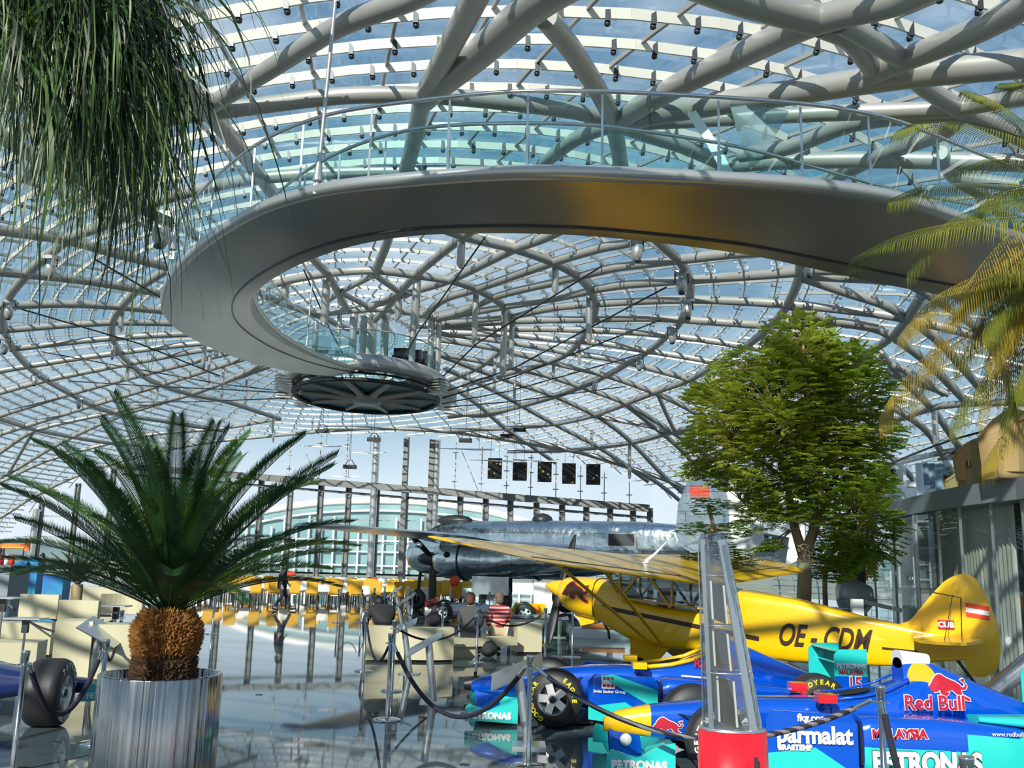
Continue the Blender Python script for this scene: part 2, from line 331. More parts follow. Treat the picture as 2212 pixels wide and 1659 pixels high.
# --- roof tubes traced as centre lines lying on the shell; (radius, points)
TUBES = [
(.20, [(150,-60),(281,60),(443,233),(520,325),(600,432),(680,540)]), (.2, [(20,-40),(150,60),(268,150),(360,195),(451,241)]),
(.16, [(60,380),(170,305),(274,268),(400,250),(475,240),(740,207),(910,206),(1060,217),(1250,242),(1332,266)]),
(.16, [(445,234),(590,145),(740,53),(888,-2),(960,-40)]), (.16, [(-60,250),(60,330),(217,405),(321,458),(401,495),(470,540)]),
(.17, [(144,515),(234,482),(335,436),(435,408),(549,386),(740,373),(1008,371),(1180,380)]),
(.17, [(-40,490),(0,497),(144,518),(250,548),(361,577),(450,610)]),
(.17, [(144,518),(67,584),(20,640),(7,674),(7,707),(27,751),(60,791),(100,821),(147,848),(204,878),(268,897),(335,907),(401,917),(480,930)]),
(.16, [(450,540),(355,587),(304,620),(264,661),(244,694),(244,731),(264,768),(291,794),(318,818),(368,838),(418,853),(485,866),(560,890),(605,905)]),
(.16, [(-30,583),(0,587),(167,604),(348,634),(430,655)]), (.16, [(-30,662),(0,661),(167,657),(375,674),(440,690)]),
(.15, [(-30,717),(0,714),(234,697),(418,701),(500,715)]), (.15, [(20,754),(234,731),(435,721),(520,735)]),
(.15, [(-30,808),(0,801),(167,774),(435,741),(520,745)]), (.15, [(-30,857),(0,848),(100,821),(301,781),(452,754),(520,752)]),
(.15, [(-30,912),(0,898),(151,851),(301,811),(502,761),(560,752)]), (.15, [(-30,950),(0,938),(201,875),(335,835),(552,768),(610,765)]),
(.14, [(-30,900),(0,905),(74,928),(221,955),(300,962)]), (.14, [(-30,995),(0,978),(74,930),(268,885),(435,845),(569,788),(620,775)]),
(.14, [(-30,1045),(20,1022),(134,955),(268,895),(401,855),(602,784),(660,760)]),
(.14, [(-30,1058),(0,1042),(100,995),(234,958),(330,938),(480,925),(600,905)]),
(.12, [(20,1020),(74,930),(90,925)]),
(.17, [(540,640),(560,627),(617,607),(710,590),(811,584),(895,594),(978,607),(1028,624),(1079,654),(1102,687),(1109,714),(1095,745),(1040,790),(950,830)]),
(.17, [(560,634),(610,655),(694,684),(744,707),(790,720)]), (.17, [(677,680),(761,670),(828,667),(881,674),(945,687)]),
(.17, [(640,520),(684,567),(711,597),(751,671)]), (.16, [(852,470),(834,530),(818,570),(808,594)]), (.12, [(801,597),(737,630),(700,655)]), (.12, [(814,597),(861,630)]),
(.12, [(737,632),(790,660),(795,666)]), (.12, [(861,632),(800,664)]),
(.17, [(1030,490),(992,517),(895,597),(834,667),(794,707)]), (.17, [(1260,470),(1179,513),(1112,537),(975,604),(895,629),(794,664)]),
(.16, [(960,495),(1012,513),(1112,537),(1196,567),(1249,597),(1279,634),(1286,667),(1273,707),(1229,761),(1179,784),(1112,803),(1000,832)]),
(.16, [(1480,480),(1361,523),(1300,535),(1196,566),(1028,625),(961,646),(915,681)]), (.16, [(1700,540),(1595,547),(1501,557),(1334,577),(1246,598),(1079,638),(995,674),(928,689)]),
(.16, [(1900,595),(1802,583),(1668,592),(1501,604),(1334,617),(1200,644),(1095,661),(945,689)]),
(.16, [(2200,760),(2100,722),(1940,685),(1869,674),(1702,657),(1501,647),(1367,651),(1200,664),(1109,682),(928,702)]),
(.16, [(1900,705),(1802,694),(1662,702),(1535,694),(1401,687),(1200,691),(1109,693),(945,707)]),
(.15, [(2050,850),(1900,800),(1735,768),(1611,748),(1501,731),(1367,717),(1200,711),(1109,710),(895,703)]),
(.15, [(1700,830),(1551,784),(1401,758),(1300,741),(1200,733),(1112,724),(928,716)]),
(.15, [(1740,915),(1668,885),(1601,861),(1484,818),(1334,778),(1226,761),(1095,738),(945,719)]),
(.15, [(1680,1030),(1601,968),(1501,891),(1421,851),(1310,811),(1196,784),(1062,751),(945,733)]),
(.15, [(1620,1060),(1551,1002),(1434,921),(1351,871),(1300,851),(1179,811),(1028,778),(945,764)]),
(.15, [(1520,1100),(1441,1035),(1364,955),(1300,905),(1196,855),(1095,821),(1012,791),(941,763)]),
(.15, [(1400,1040),(1300,970),(1196,915),(1062,841),(961,796)]), (.15, [(1200,1000),(1150,965),(1095,928),(1028,871),(941,812)]),
(.14, [(1300,814),(1196,855),(1129,875),(1045,898),(961,890)]),
(.17, [(1400,500),(1431,530),(1468,564),(1488,600),(1491,640),(1468,697),(1434,731),(1401,758),(1357,784),(1310,811),(1250,838),(1180,862),(1090,885),(970,900)]),
(.17, [(1730,520),(1729,570),(1725,604),(1702,657),(1668,701),(1611,748),(1551,784),(1488,821),(1421,845),(1354,871),(1280,898),(1200,915),(1090,925),(960,930)]),
(.16, [(1990,640),(1940,715),(1880,760),(1790,830),(1700,880),(1600,900),(1461,931),(1364,956),(1230,972),(1100,975)]),
(.15, [(1354,875),(1468,968),(1535,1049),(1570,1110)]), (.15, [(700,925),(811,925),(961,930),(1100,948),(1200,963),(1334,1002),(1468,1049),(1540,1100)]),
(.16, [(1729,594),(1800,598),(1940,607),(2080,640),(2212,690)]), (.16, [(1735,600),(1836,634),(1916,661),(2020,730),(2120,840)]), (.16, [(1709,661),(1802,694),(1903,714),(2000,780),(2080,860)]),
(.15, [(1662,711),(1735,748),(1802,768),(1919,784),(2040,850)]), (.12, [(1421,851),(1440,895),(1458,932)]), (.14, [(1280,898),(1400,920),(1458,935),(1560,925)]),
(.24, [(1400,-75),(1520,-30),(1606,0),(1766,43)]), (.22, [(2150,-100),(2040,-45),(1940,0),(1773,42),(1620,110),(1472,181),(1380,232),(1332,266)]),
(.17, [(1773,57),(1833,84),(1883,144)]), (.17, [(1815,48),(1880,85),(1955,130)]), (.2, [(2260,-15),(2212,13),(2108,67),(1940,134),(1880,160)]),
(.24, [(2260,130),(2212,137),(1974,160),(1740,195),(1472,236),(1392,250),(1332,268)]), (.17, [(1940,140),(2000,190),(2084,241),(2212,300),(2280,340)]),
(.15, [(1332,268),(1472,261),(1806,244),(2057,234),(2212,207),(2270,196)]), (.16, [(1600,335),(1706,318),(1840,268),(1960,250),(2084,241)]),
(.19, [(1480,380),(1606,354),(1873,345),(2212,352),(2280,356)]), (.16, [(1680,430),(1740,411),(1907,334),(2040,284),(2084,243)]), (.15, [(2030,330),(2060,380),(2134,428),(2200,500)]),
(.15, [(2074,385),(2212,402),(2280,410)]),
(.2, [(1050,-60),(1024,0),(967,110),(927,187),(914,214),(895,300),(874,381)]), (.27, [(1260,-55),(1168,0),(1041,110),(950,182),(916,212)]),
(.19, [(1178,37),(1242,117),(1319,248),(1342,361),(1360,420)]), (.17, [(1332,266),(1242,301),(1141,381)]), (.16, [(1332,268),(1400,292),(1480,318),(1600,372)]),
(.14, [(-60,1140),(0,1118),(60,1080),(160,1030),(300,985),(440,957),(560,944),(694,932),(811,925),(961,932),(1062,945),(1162,962),(1300,988),(1400,1030),(1480,1092),(1530,1150)]),
(.10, [(1760,850),(1860,880),(1960,925)]), (.15, [(1900,760),(1960,830),(2020,890),(2100,1010)]), (.15, [(1830,830),(1930,880),(2010,940),(2075,1060),(2110,1120)]),
(.14, [(2212,870),(2120,870),(2015,880),(1940,905),(1880,900)]), (.14, [(1780,870),(1860,940),(1940,1000),(1985,1050)]), (.13, [(2212,950),(2100,965),(2000,985),(1900,1010)]),
(.14, [(1960,610),(2100,700),(2170,800),(2190,900)]), (.15, [(1640,900),(1680,980),(1740,1060)]), (.12, [(1500,1000),(1560,990),(1640,950),(1760,925)]),
]
def dome_path(pts, s=.985, per=4):
    P = smooth_pts([Vector((x, y, 0)) for x, y in pts], per)
    return [dome(p.x, p.y, s) for p in P]
for i, (r, pts) in enumerate(TUBES):
    P = [p for p in dome_path(pts) if not ((Vector((p.x, p.y))-FA).dot(FN) < -1.5)]
    if len(P) > 1: MB().tube(P, r*(1.1 if r < .17 else 1.02), 14).obj('roof_tube', 'steel', ceiling)
# king posts hanging from the tubes: (px, y top, y bottom, radius)
POSTS = [(264,672,718,.12),(246,738,778,.1),(277,790,825,.1),(444,728,806,.13),(455,755,833,.1),(470,733,773,.13),(484,790,860,.1),(534,816,878,.1),(341,835,866,.09),
(706,600,706,.17),(617,612,660,.17),(901,598,714,.17),(1200,573,634,.13),(1028,634,740,.13),(1090,667,812,.15),(1106,700,798,.13),(1273,640,742,.13),(1252,745,788,.1),(1012,800,870,.09),(1070,768,850,.1),
(1112,826,862,.1),(1196,788,826,.1),(997,515,580,.14),(862,640,690,.16),(591,900,936,.1),(676,900,930,.09),(2018,885,966,.13),(1278,935,965,.1),(1360,962,1035,.12),(592,928,956,.1)]
PB = []
for px, y0, y1, r in POSTS:
    a = dome(px, y0, .985); b = at(px, y1, a.y); b = Vector((a.x, a.y, b.z)); PB.append(b)
    mb = MB(); mb.tube([a, b+Vector((0, 0, .15)), b], [r, r, .04], 12); mb.obj('king_post', 'silver', ceiling)
CABLES = [((205,560),(450,702),(690,800)),((40,666),(300,742),(475,812)),((90,760),(277,794),(480,830),(625,846)),((147,823),(341,835),(484,841),(620,849)),((245,869),(420,868),(620,860)),
((1048,512),(903,718),(845,822)),((1300,575),(1030,742),(940,830)),((1440,620),(1110,795),(950,850)),((1430,690),(1115,812),(955,860)),((1385,765),(1100,845),(955,872)),((655,580),(712,710),(762,806)),((1350,835),(1100,868),(960,880))]
for c in CABLES:
    P = []
    for i, p in enumerate(c):
        if i == 0: P.append(dome(*p, .98))
        elif i == len(c)-1: P.append(at(*p, 47.0))
        else:
            e = at(*p, P[0].y+(47-P[0].y)*(c[0][0]-p[0])/(c[0][0]-c[-1][0])); P.append(e)
    MB().tube(P, .035, 6).obj('tie_rod', 'dkmetal', ceiling)
# ================================================================== far glass facade
def fpl(px, py):   # point on the facade plane behind a pixel
    d = ray(px, py); n3 = Vector((FN.x, FN.y, 0)); t = (Vector((FA.x, FA.y, 0))-Vector((0, 0, 0))).dot(n3)/d.dot(n3)
    return CAMP + d*t
def fxz(X, z): # facade point by world x
    k = (X-FA.x)/FD.x; return Vector((X, FA.y+FD.y*k, z))
def dz_at(p, s=1.0):
    q = Vector((p.x, p.y))-DC; k = 1-(q.dot(LA)/DL/s)**2-(q.dot(TA)/DT/s)**2
    return DZ*s*sqrt(k) if k > 0 else 0
b0, b1 = fpl(480, 1024), fpl(1405, 1098)
def beamz(X): return b0.z + (b1.z-b0.z)*(X-b0.x)/(b1.x-b0.x)
wall = MB(); X = -46.0; cols = []
for k in range(57):
    Xa = -46+k; Xb = Xa+1; za, zb = dz_at(fxz(Xa, 0), 1.01), dz_at(fxz(Xb, 0), 1.01)
    wall.add([fxz(Xa, 0), fxz(Xb, 0), fxz(Xb, zb), fxz(Xa, za)], [(0, 1, 2, 3)])
wall_back = struct(wall.obj('wall_back', 'facglass'))
nn3 = Vector((FN.x, FN.y, 0))
for px in (0, 75, 150, 225, 478, 552, 617, 684, 745, 807, 870, 933, 990, 1046, 1100, 1157, 1213, 1266, 1318, 1368, 1405):
    p = fpl(px, 1245); X = p.x; zt = min(beamz(X), dz_at(fxz(X, 0))); m = MB()
    for s in (-.17, .17): m.box(fxz(X+s, zt/2)+nn3*.15, (.10, .28, zt), Matrix.Rotation(atan2(FD.y, FD.x), 3, 'Z'))
    m.box(fxz(X, zt/2)+nn3*.12, (.26, .06, zt), Matrix.Rotation(atan2(FD.y, FD.x), 3, 'Z'))
    m.obj('mullion', 'facade', wall_back)
for px, w in ((807, .6), (873, .42), (930, .42), (941, .5), (76, .6)):   # tall columns
    p = fpl(px, 1245); X = p.x; zt = dz_at(fxz(X, 0), .985); m = MB(); c = fxz(X, 0)+nn3*.8
    if w > .45: m.tube([c, c+Vector((0, 0, zt))], w/2, 14)
    else: m.box(c+Vector((0, 0, zt/2)), (w, .3, zt), Matrix.Rotation(atan2(FD.y, FD.x), 3, 'Z'))
    m.obj('column', 'facade' if w < .45 else 'silver', wall_back)
m = MB()
for k in range(40):
    Xa = -45+k*1.4; a, b = fxz(Xa, beamz(Xa)), fxz(Xa+1.4, beamz(Xa+1.4))
    if a.z < dz_at(a)+.3:
        m.bar(a+nn3*.5, b+nn3*.5, .9, .45); m.bar(a+nn3*.2-Vector((0, 0, .75)), b+nn3*.2-Vector((0, 0, .75)), .3, .2)
        m.bar(a+nn3*1.0-Vector((0, 0, .1)), b+nn3*1.0-Vector((0, 0, .1)), .2, .5)
m.obj('beam', 'facade', wall_back)
m = MB()   # thin rails and the white plinth
for z in (1.1, 3.3, 5.2):
    for k in range(39):
        Xa = -45+k*1.4; a, b = fxz(Xa, z), fxz(Xa+1.4, z)
        if z < dz_at(a): m.bar(a+nn3*.08, b+nn3*.08, .08, .07)
m.obj('rail', 'alu', wall_back)
m = MB()
for k in range(39):
    Xa = -45+k*1.4; m.bar(fxz(Xa, .22)+nn3*.5, fxz(Xa+1.4, .22)+nn3*.5, .9, .44)
m.obj('plinth', 'white', wall_back)
for px in (627, 692, 750, 985, 1042, 1096, 1148, 1202, 1255, 1306, 1360):   # thin suspended glazing rods above the beam with cross fittings
    p = fpl(px, 1000); X = p.x; z0, z1 = beamz(X), dz_at(fxz(X, 0)); m = MB()
    if z1 > z0:
        m.bar(fxz(X, z0)+nn3*.1, fxz(X, z1)+nn3*.1, .07, .07)
        zz = z0+.9
        while zz < z1: m.box(fxz(X, zz)+nn3*.15, (.45, .08, .07), Matrix.Rotation(atan2(FD.y, FD.x), 3, 'Z')); zz += 1.2
        m.obj('glazing_rod', 'steel', wall_back)
m = MB()
for (x0, y0, x1, y1) in ((665, 982, 690, 1036), (712, 982, 690, 1036), (1000, 975, 1035, 1060)):
    m.bar(fpl(x0, y0)+nn3*.3, fpl(x1, y1)+nn3*.3, .05, .05)
m.obj('brace', 'steel', wall_back)
# ================================================================== the twin hangar outside, 70 m further
M['outglass'] = mat('far hangar glass', (.14, .27, .30), .15, 0, .6, var=(.30, .46, .48), vs=.10)
M['outwhite'] = mat('white frame', (.9, .9, .88), .5)
Yo = 150.0
def ob(px, py): return at(px, py, Yo)
th = empty('glass_hangar', at(800, 1240, Yo)*1.0, 'white framed arched glass hangar standing outside beyond the far glass wall', 'building'); th.location.z = 0
off = Vector(th.location)
arch = smooth_pts([Vector((x, y, 0)) for x, y in ((330, 1245), (420, 1170), (520, 1118), (640, 1092), (760, 1082), (900, 1084), (1030, 1100), (1130, 1125), (1230, 1160), (1330, 1215), (1380, 1250))], 4)
A3 = [ob(p.x, p.y)-off for p in arch]
m = MB()
for i in range(len(A3)-1):
    a, b = A3[i], A3[i+1]; m.add([a, b, Vector((b.x, b.y, 0)), Vector((a.x, a.y, 0))], [(0, 1, 2, 3)])
    m.add([a, b, b+Vector((0, 45, -9)), a+Vector((0, 45, -9))], [(0, 1, 2, 3)])
m.obj('glass_wall', 'outglass', th)
m = MB(); m.tube(A3, .55, 8); m.tube([p+Vector((0, -.5, -1.6)) for p in A3[3:-3]], .2, 6); m.obj('arch', 'outwhite', th)
m = MB()
for px in range(420, 1330, 27):
    zt = max(0, min(ob(px, 1146).z, 999)); p = ob(px, 1240)-off
    k = [q for q in A3 if abs(q.x-p.x) < 2.5]; zmax = max([q.z for q in k], default=0)
    z1 = min(zmax, 8.6 if (px//24) % 2 else 6.8)
    if z1 > 1: m.box((p.x, -.6, z1/2), (.26, .3, z1))
for z in (1.2, 5.0, 3.3): m.box((A3[20].x-2, -.6, z), (58, .25, .2))
m.obj('frame', 'outwhite', th)
M['tank'] = mat('pale outbuilding', (.62, .66, .68), .6)
o = MB().box((0, 0, 2), (16, 8, 4)).obj('service_building', 'tank', loc=(34, 215, -.3)); tag(o, 'long pale low building far beyond the glass wall', 'building')
# ================================================================== suspended walkway
OUT = [(2420,590,6.9),(2212,530,6.9),(1950,443,6.9),(1800,417,6.9),(1600,401,6.9),(1300,387,6.9),(1106,385,6.95),(900,398,7.0),(700,420,7.1),(560,462,7.2),(450,528,7.35),(388,585,7.5),(356,640,7.7),(362,688,7.95),(400,722,8.2),(470,757,8.6),(560,788,9.1),(650,806,9.6),(720,812,9.95),(752,806,10.1)]
INN = [(2420,720,6.9),(2212,664,6.9),(1950,622,6.9),(1800,590,6.9),(1600,548,6.9),(1300,512,6.9),(1106,504,6.95),(900,509,7.0),(760,532,7.1),(660,566,7.2),(590,602,7.35),(552,632,7.5),(541,655,7.7),(546,684,7.95),(570,712,8.2),(612,742,8.6),(668,768,9.1),(712,784,9.6),(748,795,9.95),(764,798,10.1)]
def lev(px, py, z): d = ray(px, py); return CAMP + d*((z-CH)/d.z)
DRP = [.44]*13+[.36, .26, .18, .12, .08, .05, .03]
OP = smooth_pts([lev(*p) for p in OUT], 6); IL = smooth_pts([lev(x, y, z-d) for (x, y, z), d in zip(INN, DRP)], 6)
IP = smooth_pts([lev(x, y, z-d)+Vector((0, 0, d)) for (x, y, z), d in zip(INN, DRP)], 6)
wk = empty('suspended_walkway', (OP[30].x, OP[30].y, OP[30].z), 'curved grey walkway with glass balustrades hanging under the roof', 'walkway')
wo = Vector(wk.location); OPl = [p-wo for p in OP]; IPl = [p-wo for p in IP]; ILl = [p-wo for p in IL]
M['soffit'] = mat('brushed soffit panels', (.36, .32, .27), .30, .85, var=(.42, .38, .32), vs=.4)
m = MB(); n = len(OPl); rows = []
for a, b, bl in zip(OPl, IPl, ILl):
    rows.append([a+Vector((0, 0, .12)), a, a.lerp(bl, .02)-Vector((0, 0, .02)), a.lerp(bl, .80)-Vector((0, 0, .04)), bl, b+Vector((0, 0, .12)), a+Vector((0, 0, .12))])
m.grid([r[2:5] for r in rows], True); m.grid([r[:3] for r in rows], True); m.grid([r[4:6] for r in rows], True); m.grid([r[5:7] for r in rows], True); m.obj('deck', 'soffit', wk)
m = MB(); m.tube([p+Vector((0, 0, .09)) for p in OPl], .095, 12); m.obj('edge_tube', 'silver', wk)
m = MB(); m.tube([p+Vector((0, 0, .06)) for p in IPl], .07, 8); m.obj('edge_tube', 'silver', wk)
m = MB(); m.tube([a.lerp(b, .80)-Vector((0, 0, .05)) for a, b in zip(OPl, ILl)], .018, 6); m.obj('seam_strip', 'dkmetal', wk)
HB = 1.22
for Q, nm, e0 in ((OPl, 'outer', len(OPl)-24), (IPl, 'inner', len(IPl))):
    m = MB(); m.tube([p+Vector((0, 0, HB+.05)) for p in Q], .03, 8); m.obj('handrail', 'chrome', wk)
    i = 0; st = 0
    while i < n-1:
        j = min(i+(5 if i < 100 else 7), n-1)
        g = MB(); g.grid([[Q[k]+Vector((0, 0, .1)), Q[k]+Vector((0, 0, HB))] for k in range(i, j+1)], True); g.obj('glass_panel', 'railglass', wk)
        m = MB(); m.bar(Q[i]+Vector((0, 0, .1)), Q[i]+Vector((0, 0, HB)), .02, .03); m.obj('post', 'chrome', wk)
        i = j
# hanger rods
for (x0, y0, x1, y1, z) in ((728, -30, 684, 408, 7.2), (400, 255, 372, 552, 7.6), (674, 612, 662, 755, 9.2)):
    b = lev(x1, y1, z); a = at(x0, y0, b.y); m = MB(); m.tube([a-wo, b-wo], .03 if x0 > 700 else .03, 8); m.tube([b-wo+(a-b).normalized()*.5, b-wo+(a-b).normalized()*.12], [.03, .08], 8)
    m.box(b-wo, (.09, .04, .16)); m.obj('hanger_rod', 'silver', wk)
# the white sails / reflectors on the walkway
M['sail'] = mat('white fabric', (.9, .9, .88), .6)
def sail(pts, Y, label):
    P = [at(x, y, Y+dy) for x, y, dy in pts]; o = MB().poly(P, .02, (0, 1, 0)).obj('fabric_sail', 'sail'); tag(o, label, 'sail', None)
sail([(1484, 246, 0), (1503, 238, 0), (1535, 285, 0), (1562, 330, 0), (1588, 383, 0), (1568, 397, 0), (1548, 350, 0), (1520, 300, 0)], 13.6, 'narrow curved white panel standing behind the walkway glass')
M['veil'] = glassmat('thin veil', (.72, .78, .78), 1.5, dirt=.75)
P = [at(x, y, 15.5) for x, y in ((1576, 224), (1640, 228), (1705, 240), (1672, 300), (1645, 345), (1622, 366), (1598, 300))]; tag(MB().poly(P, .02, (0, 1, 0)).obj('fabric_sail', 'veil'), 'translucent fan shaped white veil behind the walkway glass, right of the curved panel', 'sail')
# ================================================================== round bar platform under the crown
PC = at(793, 858, 47.5); bp_ = empty('bar_platform', PC, 'round glass floored bar platform hanging on posts under the crown of the roof', 'platform')
RP = 3.62; SY = 1.35
def ring(m, R, z, r, n=48): m.tube([Vector((R*cos(2*pi*k/n), R*sin(2*pi*k/n)*SY, z)) for k in range(n)], r, 10, closed=True)
m = MB(); ring(m, RP+.12, .75, .38); m.obj('rim_tube', 'silver', bp_)
m = MB(); m.lathe([(RP-.1, 1.15), (RP-.4, 1.32), (RP-1.3, 1.34)], 48, sy=SY); m.obj('floor_edge', 'silver', bp_)
m = MB(); ring(m, RP, -.03, .10); ring(m, RP-.1, .32, .05); m.obj('lower_ring', 'black', bp_)
m = MB(); m.lathe([(0, .05), (RP-.05, .05)], 48, sy=SY); M['greenglass'] = mat('green tinted glass', (.006, .085, .08), .35, 0, .4); m.obj('glass_floor', 'greenglass', bp_)
for k in range(10):
    a = 2*pi*k/10+.2; m = MB(); m.tube([(0.55*cos(a), .55*sin(a)*SY, -.1), (RP*cos(a), RP*sin(a)*SY, .05)], [.19, .12], 8); m.obj('spoke', 'steel', bp_)
m = MB(); m.lathe([(0, -.34), (.62, -.34), (.85, -.14), (.7, .02), (0, .02)], 24, sy=SY); m.obj('hub', 'steel', bp_)
m = MB(); m.lathe([(.46, 1.3), (.46, 4.2)], 24, c=(-.12, 0, 0)); m.obj('lift_core', 'silver', bp_)
for k in range(14):
    a = 2*pi*k/14; m = MB(); c = Vector((cos(a)*(RP+.1), sin(a)*(RP+.1)*SY, .1)); rot = Matrix.Rotation(a, 3, 'Z')
    if k in (0, 1, 13, 6, 7, 8):
        for q in range(6): m.box(c+Vector((cos(a)*.45, sin(a)*.45, .45-q*.14)), (.75, .7, .035), rot)
        m.obj('louvre_vent', 'silver', bp_)
    else: m.box(c*.9+Vector((0, 0, .35)), (.5, .5, .2), rot); m.obj('floodlight', 'alu', bp_)
m = MB()
for k in range(48): a = 2*pi*k/48; b = 2*pi*(k+1)/48; m.add([(RP*.98*cos(t), RP*.98*sin(t)*SY, z) for t, z in ((a, 1.3), (b, 1.3), (b, 2.35), (a, 2.35))], [(0, 1, 2, 3)])
m.obj('glass_balustrade', 'railglass', bp_); m = MB(); ring(m, RP*.98, 2.37, .03); m.obj('handrail', 'steel', bp_)
for px, y0, y1, r in ((755, 678, 800, .2), (824, 672, 812, .2), (884, 680, 826, .17), (924, 700, 836, .17), (940, 700, 836, .15), (630, 780, 845, .12), (648, 780, 838, .12), (680, 690, 750, .17), (725, 690, 780, .12)):
    a = at(px, y0, 48.5); b = at(px+(3 if px > 700 else 0), y1, 46.2 if px != 680 else 49); m = MB(); m.tube([Vector((b.x, b.y, a.z))-PC, b-PC, b-PC-Vector((0, 0, .35))], [r, r, .03], 12); m.obj('hanger_post', 'silver', bp_)
# armchairs up there
M['blackfab'] = mat('black fabric', (.02, .02, .022), .8)
for i, (px, py) in enumerate(((862, 808), (893, 812), (924, 812), (690, 800))):
    c = at(px, py, 47+i*.3); c.z = PC.z+1.345; m = MB(); m.box((0, 0, .3), (.7, .7, .35)); m.box((0, .3, .75), (.7, .16, .9), (.2, 0, 0)); m.box((-.34, 0, .5), (.1, .6, .4)); m.box((.34, 0, .5), (.1, .6, .4))
    o = m.obj('armchair', 'blackfab', loc=c); tag(o, ['black armchair on the bar platform, nearest its lift core', 'black armchair on the bar platform, middle one of the right hand three', 'black armchair at the right rim of the bar platform', 'black armchair at the left rim of the bar platform'][i], 'armchair', None)
# ================================================================== colours used on vehicles
M['yellow'] = mat('yellow paint', (.88, .50, .0), .28, coat=.6)
M['dyellow'] = mat('yellow fabric paint', (.68, .40, .01), .35, coat=.3)
M['blue'] = mat('blue car paint', (.0, .09, .62), .22, .25, coat=.9)
M['teal'] = mat('turquoise paint', (.02, .55, .52), .25, coat=.7)
M['dteal'] = mat('dark turquoise paint', (.0, .28, .28), .3)
M['red'] = mat('red paint', (.62, .01, .02), .3, coat=.5)
M['dred'] = mat('crimson lettering', (.42, .01, .03), .4)
M['wlet'] = mat('white lettering', (.85, .85, .83), .4)
M['ylet'] = mat('yellow lettering', (.75, .62, .02), .5)
M['glet'] = mat('silver lettering', (.55, .58, .62), .4)
M['brownblk'] = mat('dark brown lettering', (.035, .012, .005), .4)
M['flagred'] = mat('flag red', (.80, .06, .02), .4)
M['window'] = glassmat('window glass', (.38, .44, .48), 1.7)
M['cabin'] = mat('dark cabin lining', (.05, .055, .06), .6)
def superpt(hw, zb, zt, n, t):
    c, s = cos(t), sin(t); zc = (zb+zt)/2; hz = (zt-zb)/2
    return (hw*abs(c)**(2/n)*(1 if c >= 0 else -1), zc + hz*abs(s)**(2/n)*(1 if s >= 0 else -1))
def interp(tab, x):
    if x <= tab[0][0]: return tab[0][1:]
    for a, b in zip(tab, tab[1:]):
        if x <= b[0]:
            t = (x-a[0])/(b[0]-a[0]); return tuple(p+(q-p)*t for p, q in zip(a[1:], b[1:]))
    return tab[-1][1:]
def loft(m, tab, n=32, sub=3, yc=0.0, caps=True):   # tab rows: x, halfwidth, zb, zt, exponent
    xs = []
    for a, b in zip(tab, tab[1:]): xs += [a[0]+(b[0]-a[0])*k/sub for k in range(sub)]
    xs.append(tab[-1][0]); rows = []
    for x in xs:
        hw, zb, zt, e = interp(tab, x)
        rows.append([Vector((x, yc+superpt(hw, zb, zt, e, 2*pi*k/n)[0], superpt(hw, zb, zt, e, 2*pi*k/n)[1])) for k in range(n)])
    m.grid(rows, True, True)
    if caps: m.add(rows[0], [tuple(range(n))[::-1]]); m.add(rows[-1], [tuple(range(n))])
    return m
def wrap(tab, x, z, side=1, off=.01):
    hw, zb, zt, e = interp(tab, x); zc = (zb+zt)/2; hz = (zt-zb)/2
    k = max(0, 1-abs((z-zc)/hz)**e)**(1/e); return Vector((x, side*(hw*k+off), z))
BULL = [(920,650),(960,600),(985,560),(1005,520),(1040,480),(1075,462),(1110,468),(1150,500),(1200,525),(1250,545),(1295,575),(1310,600),(1330,610),(1355,595),(1360,570),(1335,545),(1318,530),(1345,520),(1380,515),(1375,535),(1360,545),(1378,570),(1380,600),(1360,630),(1325,640),(1305,632),(1300,655),(1310,690),(1350,715),(1385,735),(1392,765),(1355,755),(1310,735),(1260,700),(1230,670),(1200,640),(1160,655),(1120,660),(1165,670),(1150,700),(1120,712),(1080,690),(1065,660),(1075,640),(1045,655),(1040,668),(1000,665),(965,650),(940,650)]
def bull2d(w):   # centred, unit width w, head to -x, y up
    return [((x-1156)/485*w, -(y-612)/485*w) for x, y in BULL]
def grow(P, d):
    n = len(P); o = []
    for i in range(n):
        a, b, c = Vector(P[i-1]), Vector(P[i]), Vector(P[(i+1) % n]); e1 = (b-a).normalized(); e2 = (c-b).normalized()
        nn = Vector((e1.y+e2.y, -(e1.x+e2.x)));
        if nn.length < .2: nn = Vector((e1.y, -e1.x))
        o.append(tuple(b - nn.normalized()*d))
    return o
def decal(parent, name, P2, m, fn, flip=False):
    from mathutils.geometry import tessellate_polygon
    b = bmesh.new(); vs = [b.verts.new((x, y, 0)) for x, y in P2]
    for t in tessellate_polygon([[Vector((x, y, 0)) for x, y in P2]]):
        try: b.faces.new([vs[i] for i in t])
        except ValueError: pass
    for _ in range(2): bmesh.ops.subdivide_edges(b, edges=[e for e in b.edges if e.calc_length() > .03], cuts=1); bmesh.ops.triangulate(b, faces=b.faces[:])
    b.verts.index_update(); mb = MB(); mb.add([fn(v.co.x, v.co.y) for v in b.verts], [tuple(v.index for v in f.verts) for f in b.faces]); b.free(); return mb.obj(name, m, parent)
